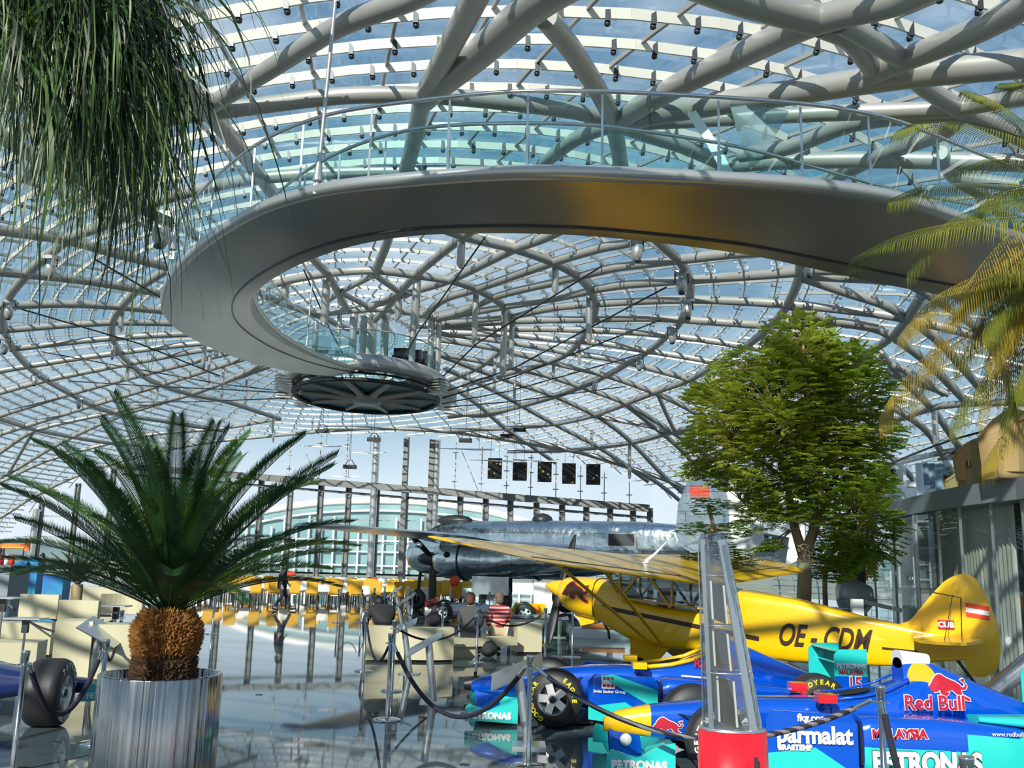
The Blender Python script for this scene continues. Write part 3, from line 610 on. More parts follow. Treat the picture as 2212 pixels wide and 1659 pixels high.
# ================================================================== yellow high wing aeroplane
CUB = empty('propeller_aeroplane', (2.7, 15.1, 0), 'yellow high wing propeller aeroplane with black lettering parked behind the blue racing cars', 'aeroplane', rz=pi-radians(33.3))
FT = [(-4.12,.03,.74,.98,4),(-3.6,.08,.66,1.06,5),(-3.1,.15,.58,1.16,6),(-2.68,.20,.56,1.23,6),(-1.83,.29,.54,1.42,6),(-1.05,.36,.57,1.52,6),(-.5,.38,.60,1.17,6),(.2,.38,.62,1.23,6),(.77,.38,.72,1.32,6),(.95,.38,.77,1.54,4),(1.34,.38,.94,1.62,2.6)]
FT2 = [(1.35,.385,.95,1.625,2.6),(1.6,.39,.98,1.64,2.4),(1.85,.36,1.05,1.64,2.3),(2.0,.30,1.12,1.62,2.2),(2.08,.22,1.2,1.58,2.1)]
m = MB(); loft(m, FT, 40); m.obj('fuselage', 'yellow', CUB)
cow = loft(MB(), FT2, 40); cow = cow.obj('engine_cowling', 'yellow', CUB)
m = MB(); m.lathe([(0, .38), (.03, .36), (.09, .24), (.14, .1), (.15, 0)], 20, c=(2.08, 0, 1.42), rot=Matrix.Rotation(radians(80), 3, 'Y')); m.obj('spinner', 'yellow', CUB)
m = MB()
for s in (1, -1):   # two blades, one pointing down and forward of the cowl
    d = Vector((-.05, .42*s, -.9*s)).normalized()
    pts = [Vector((2.17, 0, 1.44))+d*t for t in (.05, .25, .55, .85, 1.0)]
    m.tube(pts, [.04, .07, .085, .06, .02], 8, flat=.3)
m.obj('propeller', 'black', CUB)
m = MB(); m.box((1.52, 0, .96), (.34, .34, .13), (0, .22, 0)); m.box((1.72, .0, 1.03), (.16, .26, .10)); m.obj('air_scoop', 'yellow', CUB)
m = MB(); m.tube([(1.3, .1, .95), (1.2, .1, .8), (1.17, .12, .68)], .02, 6); m.obj('exhaust_pipe', 'dkmetal', CUB)
decal(CUB, 'bull_emblem', grow(bull2d(.52), .014), 'flagred', lambda x, y: wrap(FT2, min(1.67-x, 2.03), 1.40+y, 1, .012))
decal(CUB, 'bull_emblem', bull2d(.52), 'brownblk', lambda x, y: wrap(FT2, min(1.67-x, 2.03), 1.40+y, 1, .02))
m = MB()   # seam between cowling and fuselage
m.tube([Vector((1.345, superpt(.388, .945, 1.63, 2.6, 2*pi*k/32)[0], superpt(.388, .945, 1.63, 2.6, 2*pi*k/32)[1])) for k in range(32)], .006, 5, closed=True); m.obj('seam', 'brownblk', CUB)
# cabin glazing
m = MB()
uz = lambda x: 1.985-(1.06-x)*tan(radians(15.5))-.03
sill = [(-.95, 1.22, .36), (-.5, 1.19, .375), (.2, 1.25, .378), (.85, 1.33, .375), (1.02, 1.50, .30), (1.22, 1.62, .16)]
topz = lambda x: 1.57+(x+.5)*tan(radians(15.5))+.06
for sd_ in (1, -1):
    for (x0, z0, w0), (x1, z1, w1) in zip(sill, sill[1:]):
        t0, t1 = max(z0, min(topz(x0), 2.0)), max(z1, min(topz(x1), 1.98 if x1 < .9 else z1+.2))
        m.add([(x0, sd_*w0, z0), (x1, sd_*w1, z1), (x1-.1*(x1 > .9), sd_*w1*.92, t1), (x0-.1*(x0 > .9), sd_*w0*.92, t0)], [(0, 1, 2, 3)])
m.add([(1.22, .16, 1.62), (1.22, -.16, 1.62), (.8, -.3, 1.95), (.8, .3, 1.95)], [(0, 1, 2, 3)])
m.obj('cabin_window', 'window', CUB)
m = MB(); m.box((-.05, 0, 1.1), (1.6, .6, .02)); m.box((.25, 0, 1.25), (.12, .45, .5), (0, -.15, 0)); m.box((-.55, 0, 1.2), (.12, .45, .5), (0, -.15, 0)); m.obj('seat', 'cabin', CUB)
m = MB()
for s in (1, -1):
    for a, b in (((.86, .38, 1.33), (.86, .36, 1.98)), ((.86, .38, 1.34), (.45, .36, 1.88)), ((-.02, .385, 1.24), (-.02, .36, 1.82)), ((.0, .385, 1.22), (.42, .38, 1.9)), ((-.78, .37, 1.2), (-.72, .35, 1.66)), ((1.02, .31, 1.5), (.86, .38, 1.34))):
        m.bar((a[0], a[1]*s, min(a[2], uz(a[0]))), (b[0], b[1]*s, min(b[2], uz(b[0]))), .03, .035)
    m.bar((-.95, .37*s, 1.2), (.86, .385*s, 1.335), .03, .03)
m.obj('cabin_frame', 'dyellow', CUB)
# wing (one lifting surface through the cabin top)
M['wingtop'] = mat('glossy yellow wing skin', (.74, .43, .01), .22, coat=.25, var=(.58, .33, .01), vs=3)
def wingpt(y, c, up):
    tip = max(0, (abs(y)-4.6)/.77); ch = 1.62*sqrt(max(0.02, 1-tip**2*.75)); le = 1.06-.25*tip**2
    x = le - c*ch; prof = .14*(1-tip*.6)*(2.2*sqrt(c)-2.2*c)*(.8 if up else -.25)
    a = radians(15.5-6.5*(abs(y)/5.37)); z0 = 2.0+abs(y)*.018
    return Vector((x, y, z0-(le-x)*tan(a)+prof))
m = MB(); ys = [-5.37, -5.3, -5.1, -4.9, -4.6]+[-4.6+9.2*k/24 for k in range(1, 24)]+[4.6, 4.9, 5.1, 5.3, 5.37]; cs = [0, .02, .06, .12, .25, .4, .55, .7, .85, 1]
rows = [[wingpt(y, c, True) for c in cs]+[wingpt(y, c, False) for c in cs[::-1]] for y in ys]
m.grid(rows, True, True); m.add(rows[0], [tuple(range(20))]); m.add(rows[-1], [tuple(range(20))]); m.obj('wing', 'wingtop', CUB)
m = MB()   # ribs showing through, and the hinge line
for y in [k*.31 for k in range(-17, 18)]:
    if abs(y) < .4: continue
    m.tube([wingpt(y, c, True)+Vector((0, 0, -.003)) for c in cs[2:]], .003, 5)
m.obj('wing_rib', 'wingtop', CUB)
for s in (1, -1):
    m = MB(); m.tube([wingpt(y*s, .77, True)+Vector((0, 0, .002)) for y in (.42, 1.5, 2.6, 3.7, 4.7)], .008, 5); m.obj('hinge_line', 'brownblk', CUB)
    for (xa, xb, st) in ((.55, 3.05, 0), (-.2, 2.75, 1)):
        a = Vector((.28 if not st else .12, .36*s, .64)); b = wingpt(xb*s if not st else 2.65*s, .28 if not st else .66, False)
        m = MB(); m.tube([a, b], .035, 8, flat=.5); m.obj('wing_strut', 'dyellow', CUB)
    m = MB(); m.poly([(.72, .3*s, .74), (.05, .3*s, .64), (.15, .95*s, .28), (.38, .95*s, .28)], .02); m.obj('landing_gear_fairing', 'dyellow', CUB)
    w = MB(); w.lathe([(0, -.06), (.2, -.07), (.25, -.04), (.265, 0), (.25, .04), (.2, .07), (0, .06)], 24, c=(.28, 1.02*s, .27), rot=Matrix.Rotation(pi/2, 3, 'X')); w.obj('wheel', 'rubber', CUB)
m = MB(); m.tube([wingpt(.45, .42, True), wingpt(.45, .42, True)+Vector((0, 0, .02))], .05, 8); m.tube([wingpt(.45, .42, True)+Vector((0, 0, .02)), wingpt(.45, .42, True)+Vector((-.1, -.1, .13)), wingpt(.45, .42, True)+Vector((-.36, -.3, .46))], [.035, .022, .004], 8); m.obj('antenna', 'white', CUB)
m = MB(); m.ball((.95, 5.36, 2.0), .035, 8, (1.6, 1, 1)); m.obj('tip_light', 'chrome', CUB)
# tail
fin = [(-3.2,1.14),(-3.35,1.2),(-3.6,1.5),(-3.8,1.72),(-3.95,1.81),(-4.08,1.83),(-4.2,1.76),(-4.32,1.5),(-4.42,1.15),(-4.43,.85),(-4.36,.62),(-4.2,.52),(-4.05,.55),(-3.98,.72),(-3.5,.95)]
fin = [(p.x, p.z) for p in smooth_pts([Vector((x, 0, z)) for x, z in fin], 4)]
m = MB(); m.poly([(x, .025, z) for x, z in fin], .05, (0, -1, 0)); m.obj('tail_fin', 'yellow', CUB)
m = MB(); m.tube([(-3.66, .03, 1.58), (-4.0, .03, 1.52), (-3.98, .03, .9), (-3.96, .03, .72)], .007, 5); m.obj('rudder_gap', 'brownblk', CUB)
for s in (1, -1):
    m = MB(); m.poly([(-3.4, .1*s, .98), (-3.55, .9*s, .98), (-3.7, 1.25*s, .98), (-3.95, 1.35*s, .98), (-4.2, 1.2*s, .98), (-4.3, .5*s, .98), (-4.2, .1*s, .98)], .035, (0, 0, 1)); m.obj('tailplane', 'yellow', CUB)
    m = MB(); m.bar((-3.9, .03*s, 1.55), (-3.9, .85*s, 1.0), .008, .008); m.obj('bracing_wire', 'dkmetal', CUB)
m = MB(); m.tube([(-3.9, 0, .72), (-4.2, 0, .3), (-4.25, 0, .14)], .02, 6); m.lathe([(0, -.03), (.08, -.03), (.1, 0), (.08, .03), (0, .03)], 16, c=(-4.28, 0, .1), rot=Matrix.Rotation(pi/2, 3, 'X')); m.obj('tail_wheel', 'rubber', CUB)
ty = lambda x: interp(FT, x)[0]+.008
m = MB()
for z0, z1, mt in ((0, .06, 'flagred'), (.06, .12, 'wlet'), (.12, .18, 'flagred')):
    q = MB(); q.poly([(-4.05, .032, 1.25+z0+.03), (-4.33, .032, 1.21+z0+.03), (-4.33, .032, 1.21+z1+.03), (-4.05, .032, 1.25+z1+.03)]); q.obj('flag_stripe', mt, CUB)
m = MB(); m.box((-3.80, .03, 1.16), (.20, .012, .12)); m.obj('emblem_plate', 'dred', CUB)
sidex = Vector((-1, -.085, 0))
text('lettering', 'CUB', 'wlet', CUB, (-3.80, .042, 1.16), (-1, 0, 0), (0, 0, 1), .10, bold=.004)
text('lettering', 'OE - CDM', 'brownblk', CUB, (-2.22, ty(-2.22)+.004, .90), (-1, -.115, -.03), (0, 0, 1), .42, bold=.009, shear=.35, sx=.66)
# cheat line
st = [(x, 1.17+(x-.9)*-.02) for x in (1.25,)]
m = MB(); P = [wrap(FT, x, 1.16-(.9-x)*.135+.02, 1, .006) for x in (1.2, .9, .4, 0, -.5, -1.0, -1.35)]; Q = [wrap(FT, x, 1.16-(.9-x)*.135-.045, 1, .006) for x in (1.0, .85, .4, 0, -.5, -1.0, -1.35)]
m.grid([P, Q], False); m.obj('cheat_line', 'brownblk', CUB); m = MB(); P = [wrap(FT, x, .83+(x+3)*.05, 1, .006) for x in (-3.0, -3.3, -3.45)]; Q = [wrap(FT, x, .80+(x+3)*.05, 1, .006) for x in (-3.0, -3.3, -3.45)]; m.grid([P, Q], False); m.obj('cheat_line', 'brownblk', CUB)
# ================================================================== racing cars (local: x forward, z up, origin on the floor under the front axle)
def ringtext(txt, R, a0, a1, size, parent, m, y, bold=.003):
    out = MB(); n = len(txt)
    for i, ch in enumerate(txt):
        if ch == ' ': continue
        me = textmesh(ch, size, bold=bold, ext=.002); a = a0+(a1-a0)*(i/(max(1, n-1)))
        vs = []
        for v in me.vertices:
            x, z = v.co.x, v.co.y; r = R+z; vs.append(Vector((r*sin(a)+x*cos(a), y-v.co.z, r*cos(a)-x*sin(a))))
        out.add(vs, [tuple(p.vertices) for p in me.polygons]); bpy.data.meshes.remove(me)
    return out.obj('lettering', m, parent)
def wheel(parent, loc, R, w, side, brand, rimmat='alu', steer=0.0, lm='ylet'):
    # side: outer face towards local side*y
    e = MB(); prof = [(R*.55, -w/2), (R*.62, -w/2-.0), (R*.93, -w/2+.012), (R*.985, -w/2+.05), (R, -w/2+.08), (R, w/2-.08), (R*.985, w/2-.05), (R*.93, w/2-.012), (R*.55, w/2)]
    e.lathe(prof, 40, rot=Matrix.Rotation(-pi/2, 3, 'X'))
    for y in (-.06, 0, .06): e.lathe([(R+.0005, y-.004), (R+.0015, y), (R+.0005, y+.004)], 40, rot=Matrix.Rotation(-pi/2, 3, 'X'))
    o = e.obj('wheel', 'rubber', parent, loc=loc); o.rotation_euler = (0, 0, steer)
    r = MB(); yo = side*(w/2-.02); RX = Matrix.Rotation(-pi/2, 3, 'X')
    r.lathe([(R*.56, -w/2+.005), (R*.50, -w/2+.02), (R*.48, 0), (R*.50, w/2-.02), (R*.56, w/2-.005)], 32, rot=RX)
    for k in range(5):
        a = 2*pi*k/5+.3; r.bar((0, yo*.8, 0), (sin(a)*R*.5, yo*.95, cos(a)*R*.5), .085, .03, (sin(a+pi/2), 0, cos(a+pi/2)) if False else (0, 1, 0))
    r.lathe([(0, yo*.9-.02), (R*.16, yo*.9-.02), (R*.16, yo*.9+.02), (0, yo*.9+.02)], 16, rot=RX)
    r.obj('rim', rimmat, o)
    h = MB(); h.lathe([(0, yo*.3), (R*.47, yo*.3)], 24, rot=RX); h.obj('brake', 'black', o)
    k = MB(); k.lathe([(0, -.02), (.035, -.02), (.035, .04), (0, .04)], 10, c=(0, yo, 0), rot=RX); k.obj('hub_nut', 'dkmetal', o)
    if brand:
        y = side*(w/2+.0-.004)
        for t_, a0, a1 in brand:
            if side < 0: ringtext(t_, R*.77, a0, a1, R*.22, o, lm, y-.006)
            else:
                q = ringtext(t_, R*.77, a0, a1, R*.22, o, lm, -y-.006); q.rotation_euler = (0, 0, pi)
    return o
def racecar(label, loc, rz, second):
    c = empty('racing_car', loc, label, 'racing car', rz=rz)
    B = [(.98,.05,.28,.40,2.2),(.85,.10,.26,.47,2.4),(.55,.15,.24,.53,3),(.1,.19,.20,.58,3.4),(-.5,.23,.12,.63,4),(-1.0,.27,.07,.64,4.5),(-1.45,.30,.05,.62,4.5)]
    nb = [r for r in B if r[0] > .5]
    m = MB(); loft(m, [r for r in B if r[0] <= .56][::-1], 28); m.obj('chassis', 'blue', c)
    m = MB(); loft(m, [(x, a, b, t, e) for x, a, b, t, e in B if x >= .55][::-1], 28); m.obj('nose_cone', 'blue' if not second else 'yellow', c)
    # cockpit surround, driver opening and headrest
    m = MB(); loft(m, [(-2.15,.20,.30,.92,2.6),(-1.9,.26,.30,.84,3),(-1.6,.30,.28,.72,3.5),(-1.3,.32,.2,.66,4),(-1.1,.30,.1,.635,4.5)], 24); m.obj('cockpit_body', 'blue', c)
    m = MB(); m.lathe([(0, .0), (.14, .0), (.15, .006)], 24, c=(-1.42, 0, .692), sy=.85, rot=Matrix.Rotation(.22, 3, 'Y')); m.obj('cockpit_opening', 'black', c)
    m = MB(); m.tube([(-1.12, -.24, .645), (-1.4, -.26, .68), (-1.65, -.25, .74), (-1.85, -.22, .83), (-1.92, 0, .88), (-1.85, .22, .83), (-1.65, .25, .74), (-1.4, .26, .68), (-1.12, .24, .645), (-1.05, 0, .65)], .026 if not second else .012, 8, closed=True); m.obj('cockpit_rim', 'yellow' if not second else 'blue', c)
    # airbox and engine cover
    EC = [(-3.75,.05,.35,.48,2.2),(-3.17,.14,.3,.58,2.2),(-2.6,.20,.28,.80,2.2),(-2.15,.20,.3,.98,2.4),(-1.84,.14,.55,1.02,3)]
    m = MB(); loft(m, EC, 28); m.obj('engine_cover', 'blue', c)
    m = MB(); loft(m, [(-2.12,.09,.95,1.06,2.5),(-1.84,.125,.92,1.09,2.5)], 20); m.obj('air_intake', 'white' if second else 'blue', c)
    # sidepods
    for s in (1, -1):
        m = MB(); SP = [(-3.6,.08,.06,.30,5),(-3.2,.18,.05,.38,5),(-2.6,.27,.05,.50,6),(-1.9,.29,.05,.555,6),(-1.3,.285,.06,.565,5),(-1.23,.27,.08,.55,4)]
        loft(m, SP, 28, yc=s*.45); o = m.obj('sidepod', ['blue', 'teal'], c)
        for p in o.data.polygons:
            zc = p.center.z; xc = p.center.x
            if zc < .315+max(0, -(xc)-1.5)*.08: p.material_index = 1
        m = MB(); m.box((-1.225, s*.46, .33), (.02, .42, .36)); m.obj('radiator_duct', 'black', c)
        # bargeboard
        m = MB(); m.poly([(-.38, s*.69, .14), (-1.17, s*.74, .09), (-1.17, s*.74, .50), (-1.12, s*.74, .58), (-.45, s*.69, .60), (-.38, s*.69, .52)], .015, (0, -s, 0)); m.obj('bargeboard', 'blue', c)
        m = MB(); m.poly([(-.38, s*.692, .10), (-1.24, s*.748, .02), (-.80, s*.718, .30), (-.38, s*.692, .24)], .008, (0, s, 0)); m.obj('bargeboard_stripe', 'teal', c)
        # suspension
        m = MB()
        for zz in (.22, .45):
            m.tube([(.0, s*.62, zz), (-.35, s*.2, zz+.05)], .014, 6, flat=.5); m.tube([(.0, s*.62, zz), (.3, s*.15, zz+.02)], .014, 6, flat=.5)
            m.tube([(-3.0, s*.62, zz), (-2.8, s*.15, zz)], .014, 6); m.tube([(-3.0, s*.62, zz), (-3.3, s*.1, zz)], .014, 6)
        m.obj('suspension_arm', 'black', c)
        # mirrors
        m = MB(); m.box((-1.0, s*.43, .68), (.16, .16, .075)); m.bar((-1.0, s*.38, .66), (-1.03, s*.22, .6), .02, .03); m.obj('mirror', 'red' if second else 'yellow', c)
        # rear wing end plates and wing
        m = MB(); m.poly([(-3.27, s*.49, .34), (-3.66, s*.49, .32), (-3.66, s*.49, .93), (-3.33, s*.49, .92), (-3.275, s*.49, .86)], .014, (0, -s, 0)); o = m.obj('rear_wing_endplate', 'teal', c)
        m = MB(); m.poly([(-3.272, s*.492, .33), (-3.658, s*.492, .31), (-3.658, s*.492, .62), (-3.272, s*.492, .62)], .004, (0, s, 0)); m.obj('endplate_band', 'blue', c)
        text('lettering', 'PETRONAS', 'wlet', c, (-3.465, s*.499, .735), ((-1, 0, 0) if s > 0 else (1, 0, 0)), (0, 0, 1), .068, bold=.004)
        text('lettering', 'MALAYSIA', 'dred', c, (-3.465, s*.499, .665), (-1, 0, 0) if s > 0 else (1, 0, 0), (0, 0, 1), .062, bold=.003)
        text('race_number', '15', 'wlet', c, (-3.50, s*.502, .535), (-1, 0, 0) if s > 0 else (1, 0, 0), (0, 0, 1), .20, bold=.012, sx=.85)
        text('race_number', '15', 'dred', c, (-3.50, s*.508, .535), (-1, 0, 0) if s > 0 else (1, 0, 0), (0, 0, 1), .20, bold=.004, sx=.85)
        # front wing end plate
        m = MB(); m.poly([(1.02, s*.70, .06), (.42, s*.70, .03), (.42, s*.70, .30), (.55, s*.70, .28), (.75, s*.70, .17), (.98, s*.70, .24), (1.02, s*.70, .2)], .014, (0, -s, 0)); m.obj('front_wing_endplate', 'teal', c)
        text('lettering', 'PETRONAS', 'wlet', c, (.74, s*.707, .11), (-1, 0, 0) if s > 0 else (1, 0, 0), (0, 0, 1), .098, bold=.006)
        text('lettering', 'PETRONAS', 'wlet', c, (-1.76, s*.752, .19), (-1, 0, .01) if s > 0 else (1, .0, 0), (0, 0, 1), .235 if second else .2, bold=.012, sx=.82)
    m = MB(); loft(m, [(.55,.69,.06,.085,4),(.78,.69,.05,.08,4),(.92,.69,.05,.065,4)], 16); m.box((.50, 0, .14), (.2, 1.36, .012), (0, .5, 0)); m.obj('front_wing', 'teal', c)
    for s in (1, -1):
        m = MB(); m.poly([(.92, s*.07, .07), (.62, s*.07, .07), (.66, s*.07, .33), (.94, s*.05, .33)], .012, (0, s, 0)); m.obj('wing_pylon', 'blue', c)
    m = MB(); m.box((-3.47, 0, .86), (.32, .96, .02), (0, -.25, 0)); m.box((-3.52, 0, .72), (.26, .96, .02), (0, -.2, 0)); m.box((-3.47, 0, .38), (.3, .96, .02)); m.obj('rear_wing', 'teal', c)
    m = MB(); m.box((-1.9, 0, .035), (4.0, 1.0, .03)); m.box((-2.6, 0, .035), (2.0, 1.36, .03)); m.obj('floor_plate', 'black', c)
    gy = [('GOODYEAR', -2.6, -.9), ('EAGLE', .6, 1.6)] if not second else [('BRIDGESTONE', -2.7, -.4), ('POTENZA', .7, 2.1)]
    for s in (1, -1):
        wheel(c, (0, s*.68, .325), .325, .28, s, gy, steer=-.25 if not second else 0, lm='ylet' if not second else 'wlet', rimmat='white' if second else 'silver')
        wheel(c, (-3.0, s*.66, .33), .33, .37, s, gy if second else [('GOODYEAR', -1.3, .55), ('EAGLE', 1.5, 2.3)], lm='ylet' if not second else 'wlet', rimmat='white' if second else 'silver')
    return c
c1 = racecar('blue and turquoise racing car with yellow lettered tyres, standing in front of the yellow aeroplane', (.58, 12.0, 0), pi, False)
c2 = racecar('blue racing car with yellow nose and turquoise sidepod, nearest the camera at the lower right', (1.93, 9.45, 0), pi, True)
# paint details, car 1  (side seen is local +y)
EC = [(-3.75,.05,.35,.48,2.2),(-3.17,.14,.3,.58,2.2),(-2.6,.20,.28,.80,2.2),(-2.15,.20,.3,.98,2.4),(-1.84,.14,.55,1.02,3)]
m = MB(); m.poly([(-.50, .706, .585), (-.66, .717, .60), (-1.165, .752, .44), (-1.165, .752, .22)], .004, (0, 1, 0)); m.obj('body_stripe', 'teal', c1)
m = MB()
for i in range(3):
    for j in range(3):
        if j != 1: m.box((-.56-i*.045, .713+i*.003, .475+j*.04), (.035, .006, .03), (0, 0, -.063))
m.obj('logo', 'dred', c1); q = MB(); q.box((-.605, .708, .515), (.15, .006, .15), (0, 0, -.07)); q.obj('logo_plate', 'wlet', c1)
text('lettering', 'Swiss Sauber Group', 'wlet', c1, (-.62, .716, .41), (-1, .063, 0), (0, 0, 1), .045, bold=.001)
m = MB(); m.tube([(-1.45, .70, .60), (-2.0, .62, .56)], .03, 8, flat=.4); m.obj('winglet', 'white', c1)
for z, t_ in ((.80, 'Red Bull'),): text('lettering', t_, 'dred', c1, (-1.9, .31, .70), (-1, .02, 0), (0, 0, 1), .14, bold=.004)
# car 2
NB = [(-1.0,.27,.07,.64,4.5),(-.5,.23,.12,.63,4),(.1,.19,.20,.58,3.4),(.55,.15,.24,.53,3),(.85,.10,.26,.47,2.4),(.98,.05,.28,.40,2.2)]
decal(c2, 'bull_emblem', grow(bull2d(.30), .007), 'wlet', lambda x, y: wrap(NB, .40-x, .36+y*.85, 1, .008))
decal(c2, 'bull_emblem', bull2d(.30), 'dred', lambda x, y: wrap(NB, .40-x, .36+y*.85, 1, .014))
text('lettering', 'fkg.com', 'wlet', c2, (-.78, .735, .545), (-1, .063, 0), (0, 0, 1), .085, bold=.003)
text('lettering', 'parmalat', 'wlet', c2, (-.79, .737, .40), (-1, .063, 0), (0, 0, 1), .20, bold=.007, sx=.93)
text('lettering', 'BRASTEMP', 'wlet', c2, (-.62, .728, .295), (-1, .063, .02), (0, 0, 1), .062, bold=.004)
text('lettering', 'BRIDGESTONE', 'brownblk', c2, (-.95, .760, .105), (-1, .063, -.09), (0, 0, 1), .045, bold=.001)
text('lettering', 'MALAYSIA', 'dred', c2, (-1.53, .752, .43), (-1, 0, .02), (0, 0, 1), .105, bold=.005)
text('lettering', 'MALAYSIA', 'wlet', c2, (-1.53, .748, .43), (-1, 0, .02), (0, 0, 1), .105, bold=.010)
text('lettering', 'PETRONAS', 'brownblk', c2, (-1.76, .748, .19), (-1, 0, .01), (0, 0, 1), .235, bold=.017, sx=.82)
text('lettering', 'Red Bull', 'wlet', c2, (-2.03, .335, .645), (-1, .03, .02), (0, 0, 1), .18, bold=.009, sx=.92)
text('lettering', 'Red Bull', 'dred', c2, (-2.03, .342, .645), (-1, .03, .02), (0, 0, 1), .18, bold=.004, sx=.92)
text('lettering', 'www.redbull-sauber.com', 'glet', c2, (-2.62, .735, .45), (-1, -.04, .0), (0, 0, 1), .055)
text('lettering', 'PETRONAS', 'wlet', c2, (-.1, .245, .48), (-1, -.06, .0), (0, 0, 1), .05)
decal(c2, 'sun_disc', [(.135*cos(2*pi*k/28), .15*sin(2*pi*k/28)) for k in range(28)], 'dyellow', lambda x, y: wrap(EC, -2.0-x, .84+y, 1, .008))
decal(c2, 'bull_emblem', grow(bull2d(.42), .009), 'wlet', lambda x, y: wrap(EC, -2.22-x, .775+y*.9, 1, .018))
decal(c2, 'bull_emblem', bull2d(.42), 'dred', lambda x, y: wrap(EC, -2.22-x, .775+y*.9, 1, .024))
m = MB(); m.lathe([(0, 0), (.055, 0), (.055, .004), (0, .004)], 24, c=(.78, .09, .22), rot=Matrix.Rotation(-pi/2, 3, 'X')); m.obj('round_badge', 'wlet', c2)
m = MB(); loft(m, [(-3.6,.20,.40,.50,3),(-3.0,.24,.46,.585,3),(-2.3,.12,.52,.575,3)], 16, yc=.50); m.obj('sidepod_fin', 'teal', c2)
# ---- car 3, only its front right wheel area is in the picture, left edge
c3 = empty('racing_car', at(60, 1545, 10.4).xy.to_3d(), 'dark blue racing car cut off by the left edge, beside the steel planter', 'racing car', rz=0)
c3.location = (-4.86, 10.6, 0)
wheel(c3, (.0, 0, .345), .35, .36, -1, [('POTENZA', -.6, 1.3), ('BRIDGESTONE', 1.9, 3.9)], steer=radians(96), lm='glet', rimmat='alu')
M['dkblue'] = mat('dark blue paint', (.01, .02, .10), .2, coat=.8)
m = MB(); loft(m, [(-1.9,.3,.1,.62,4),(-.9,.28,.16,.58,4),(-.45,.2,.25,.5,3),(.25,.1,.28,.42,2.5)], 24, yc=.55); m.obj('chassis', 'dkblue', c3)
m = MB(); m.tube([(0, .1, .38), (-.4, .5, .42)], .014, 6); m.tube([(0, .1, .28), (-.5, .5, .28)], .014, 6); m.tube([(0, .1, .33), (.1, .5, .36)], .014, 6); m.obj('suspension_arm', 'black', c3)
m = MB(); m.poly([(.24, .25, .22), (.50, .45, .24), (.50, .45, .48), (.24, .25, .36)], .014, (.6, -.8, 0)); m.poly([(.24, .25, .22), (.50, .45, .22), (.3, .9, .22), (0, .7, .22)], .014, (0, 0, 1)); m.obj('front_wing', 'dteal', c3)
text('lettering', 'PETRO', 'glet', c3, (.38, .34, .275), (.26, .20, 0), (0, 0, 1), .08, bold=.003)
# ================================================================== barrier posts and ropes
M['rope'] = mat('dark rope', (.015, .015, .03), .8, bump=.4, bs=90)
def stripes():
    m = mat('twisted rope', (.02, .02, .04), .7); t = m.node_tree; b = t.nodes['Principled BSDF']; tcn = t.nodes.new('ShaderNodeTexCoord')
    w = t.nodes.new('ShaderNodeTexWave'); w.inputs['Scale'].default_value = 9; w.wave_profile = 'SIN'; w.bands_direction = 'DIAGONAL'; t.links.new(tcn.outputs['Object'], w.inputs[0])
    r = t.nodes.new('ShaderNodeValToRGB'); r.color_ramp.elements[0].position = .55; r.color_ramp.elements[0].color = (.012, .012, .03, 1); r.color_ramp.elements[1].position = .65; r.color_ramp.elements[1].color = (.16, .16, .18, 1)
    t.links.new(w.outputs[0], r.inputs[0]); t.links.new(r.outputs[0], b.inputs['Base Color']); return m
M['ropestripe'] = stripes()
def mkpost():
    root = empty('barrier_post', (0, 0, 0), '', 'barrier post')
    MB().lathe([(0, .03), (.03, .03), (.15, .018), (.16, .008), (.16, 0), (0, 0)], 32).obj('base', 'chrome', root)
    MB().lathe([(.023, .02), (.023, .88), (.023, .88)], 20).obj('pole', 'brush', root)
    MB().lathe([(.023, .88), (.027, .885), (.036, .97), (.036, .98), (0, .98)], 20).obj('cap', 'chrome', root)
    q = MB(); q.tube([(.06*cos(2*pi*k/16), .06*sin(2*pi*k/16), .865) for k in range(16)], .005, 5, closed=True); q.obj('hook_ring', 'chrome', root)
    return root
proto = None; POS = {}
PL = [('A', 836, 1556, 'barrier post in the middle foreground holding the long drooping rope'), ('B', 785, 1450, 'barrier post by the left end of the cream bench wall'),
('C', 846, 1493, 'barrier post directly behind the middle foreground post'), ('D', 1029, 1431, 'barrier post in front of the two seated people on the bench'),
('E', 1141, 1656, 'nearest barrier post at the bottom edge, before the rear racing car front wheel'), ('F', 1236, 1420, 'barrier post under the aeroplane\'s engine'), ('G', 1177, 1424, 'barrier post just left of the aeroplane\'s propeller tip'),
('H', 954, 1402, 'barrier post rising behind the cream bench wall'), ('I', 26, 1668, 'barrier post at the lower left edge beside the big tyre'), ('J', 208, 1606, 'barrier post whose base peeks out left of the steel planter'),
('K', 250, 1462, 'barrier post rising between planter and cream blocks on the left'), ('L', 4, 1415, 'barrier post at the far left edge by the small display ledge'),
('M', 1915, 1784, 'barrier post in front of the crimson lettering on the nearest racing car'), ('N', 2118, 2135, 'barrier post showing only its cap at the lower right edge'),
('a', 779, 1345, 'far barrier post left of the tall leaning sign stand'), ('b', 806, 1338, 'far barrier post behind the person in the black coat'), ('c', 827, 1352, 'far barrier post right above the hunched black coat'),
('d', 842, 1362, 'far barrier post beside the upper leaning sign stand'), ('e', 889, 1345, 'far barrier post in front of the yellow chairs, left of the bomber propeller'), ('f', 1010, 1348, 'far barrier post just right of the red round marker'), ('g', 1056, 1350, 'far barrier post left of the big aircraft wheel'),
('h', 728, 1345, 'far barrier post seen through the right hand palm frond tips'), ('i', 458, 1370, 'far barrier post left of the walking person, near the palm trunk')]
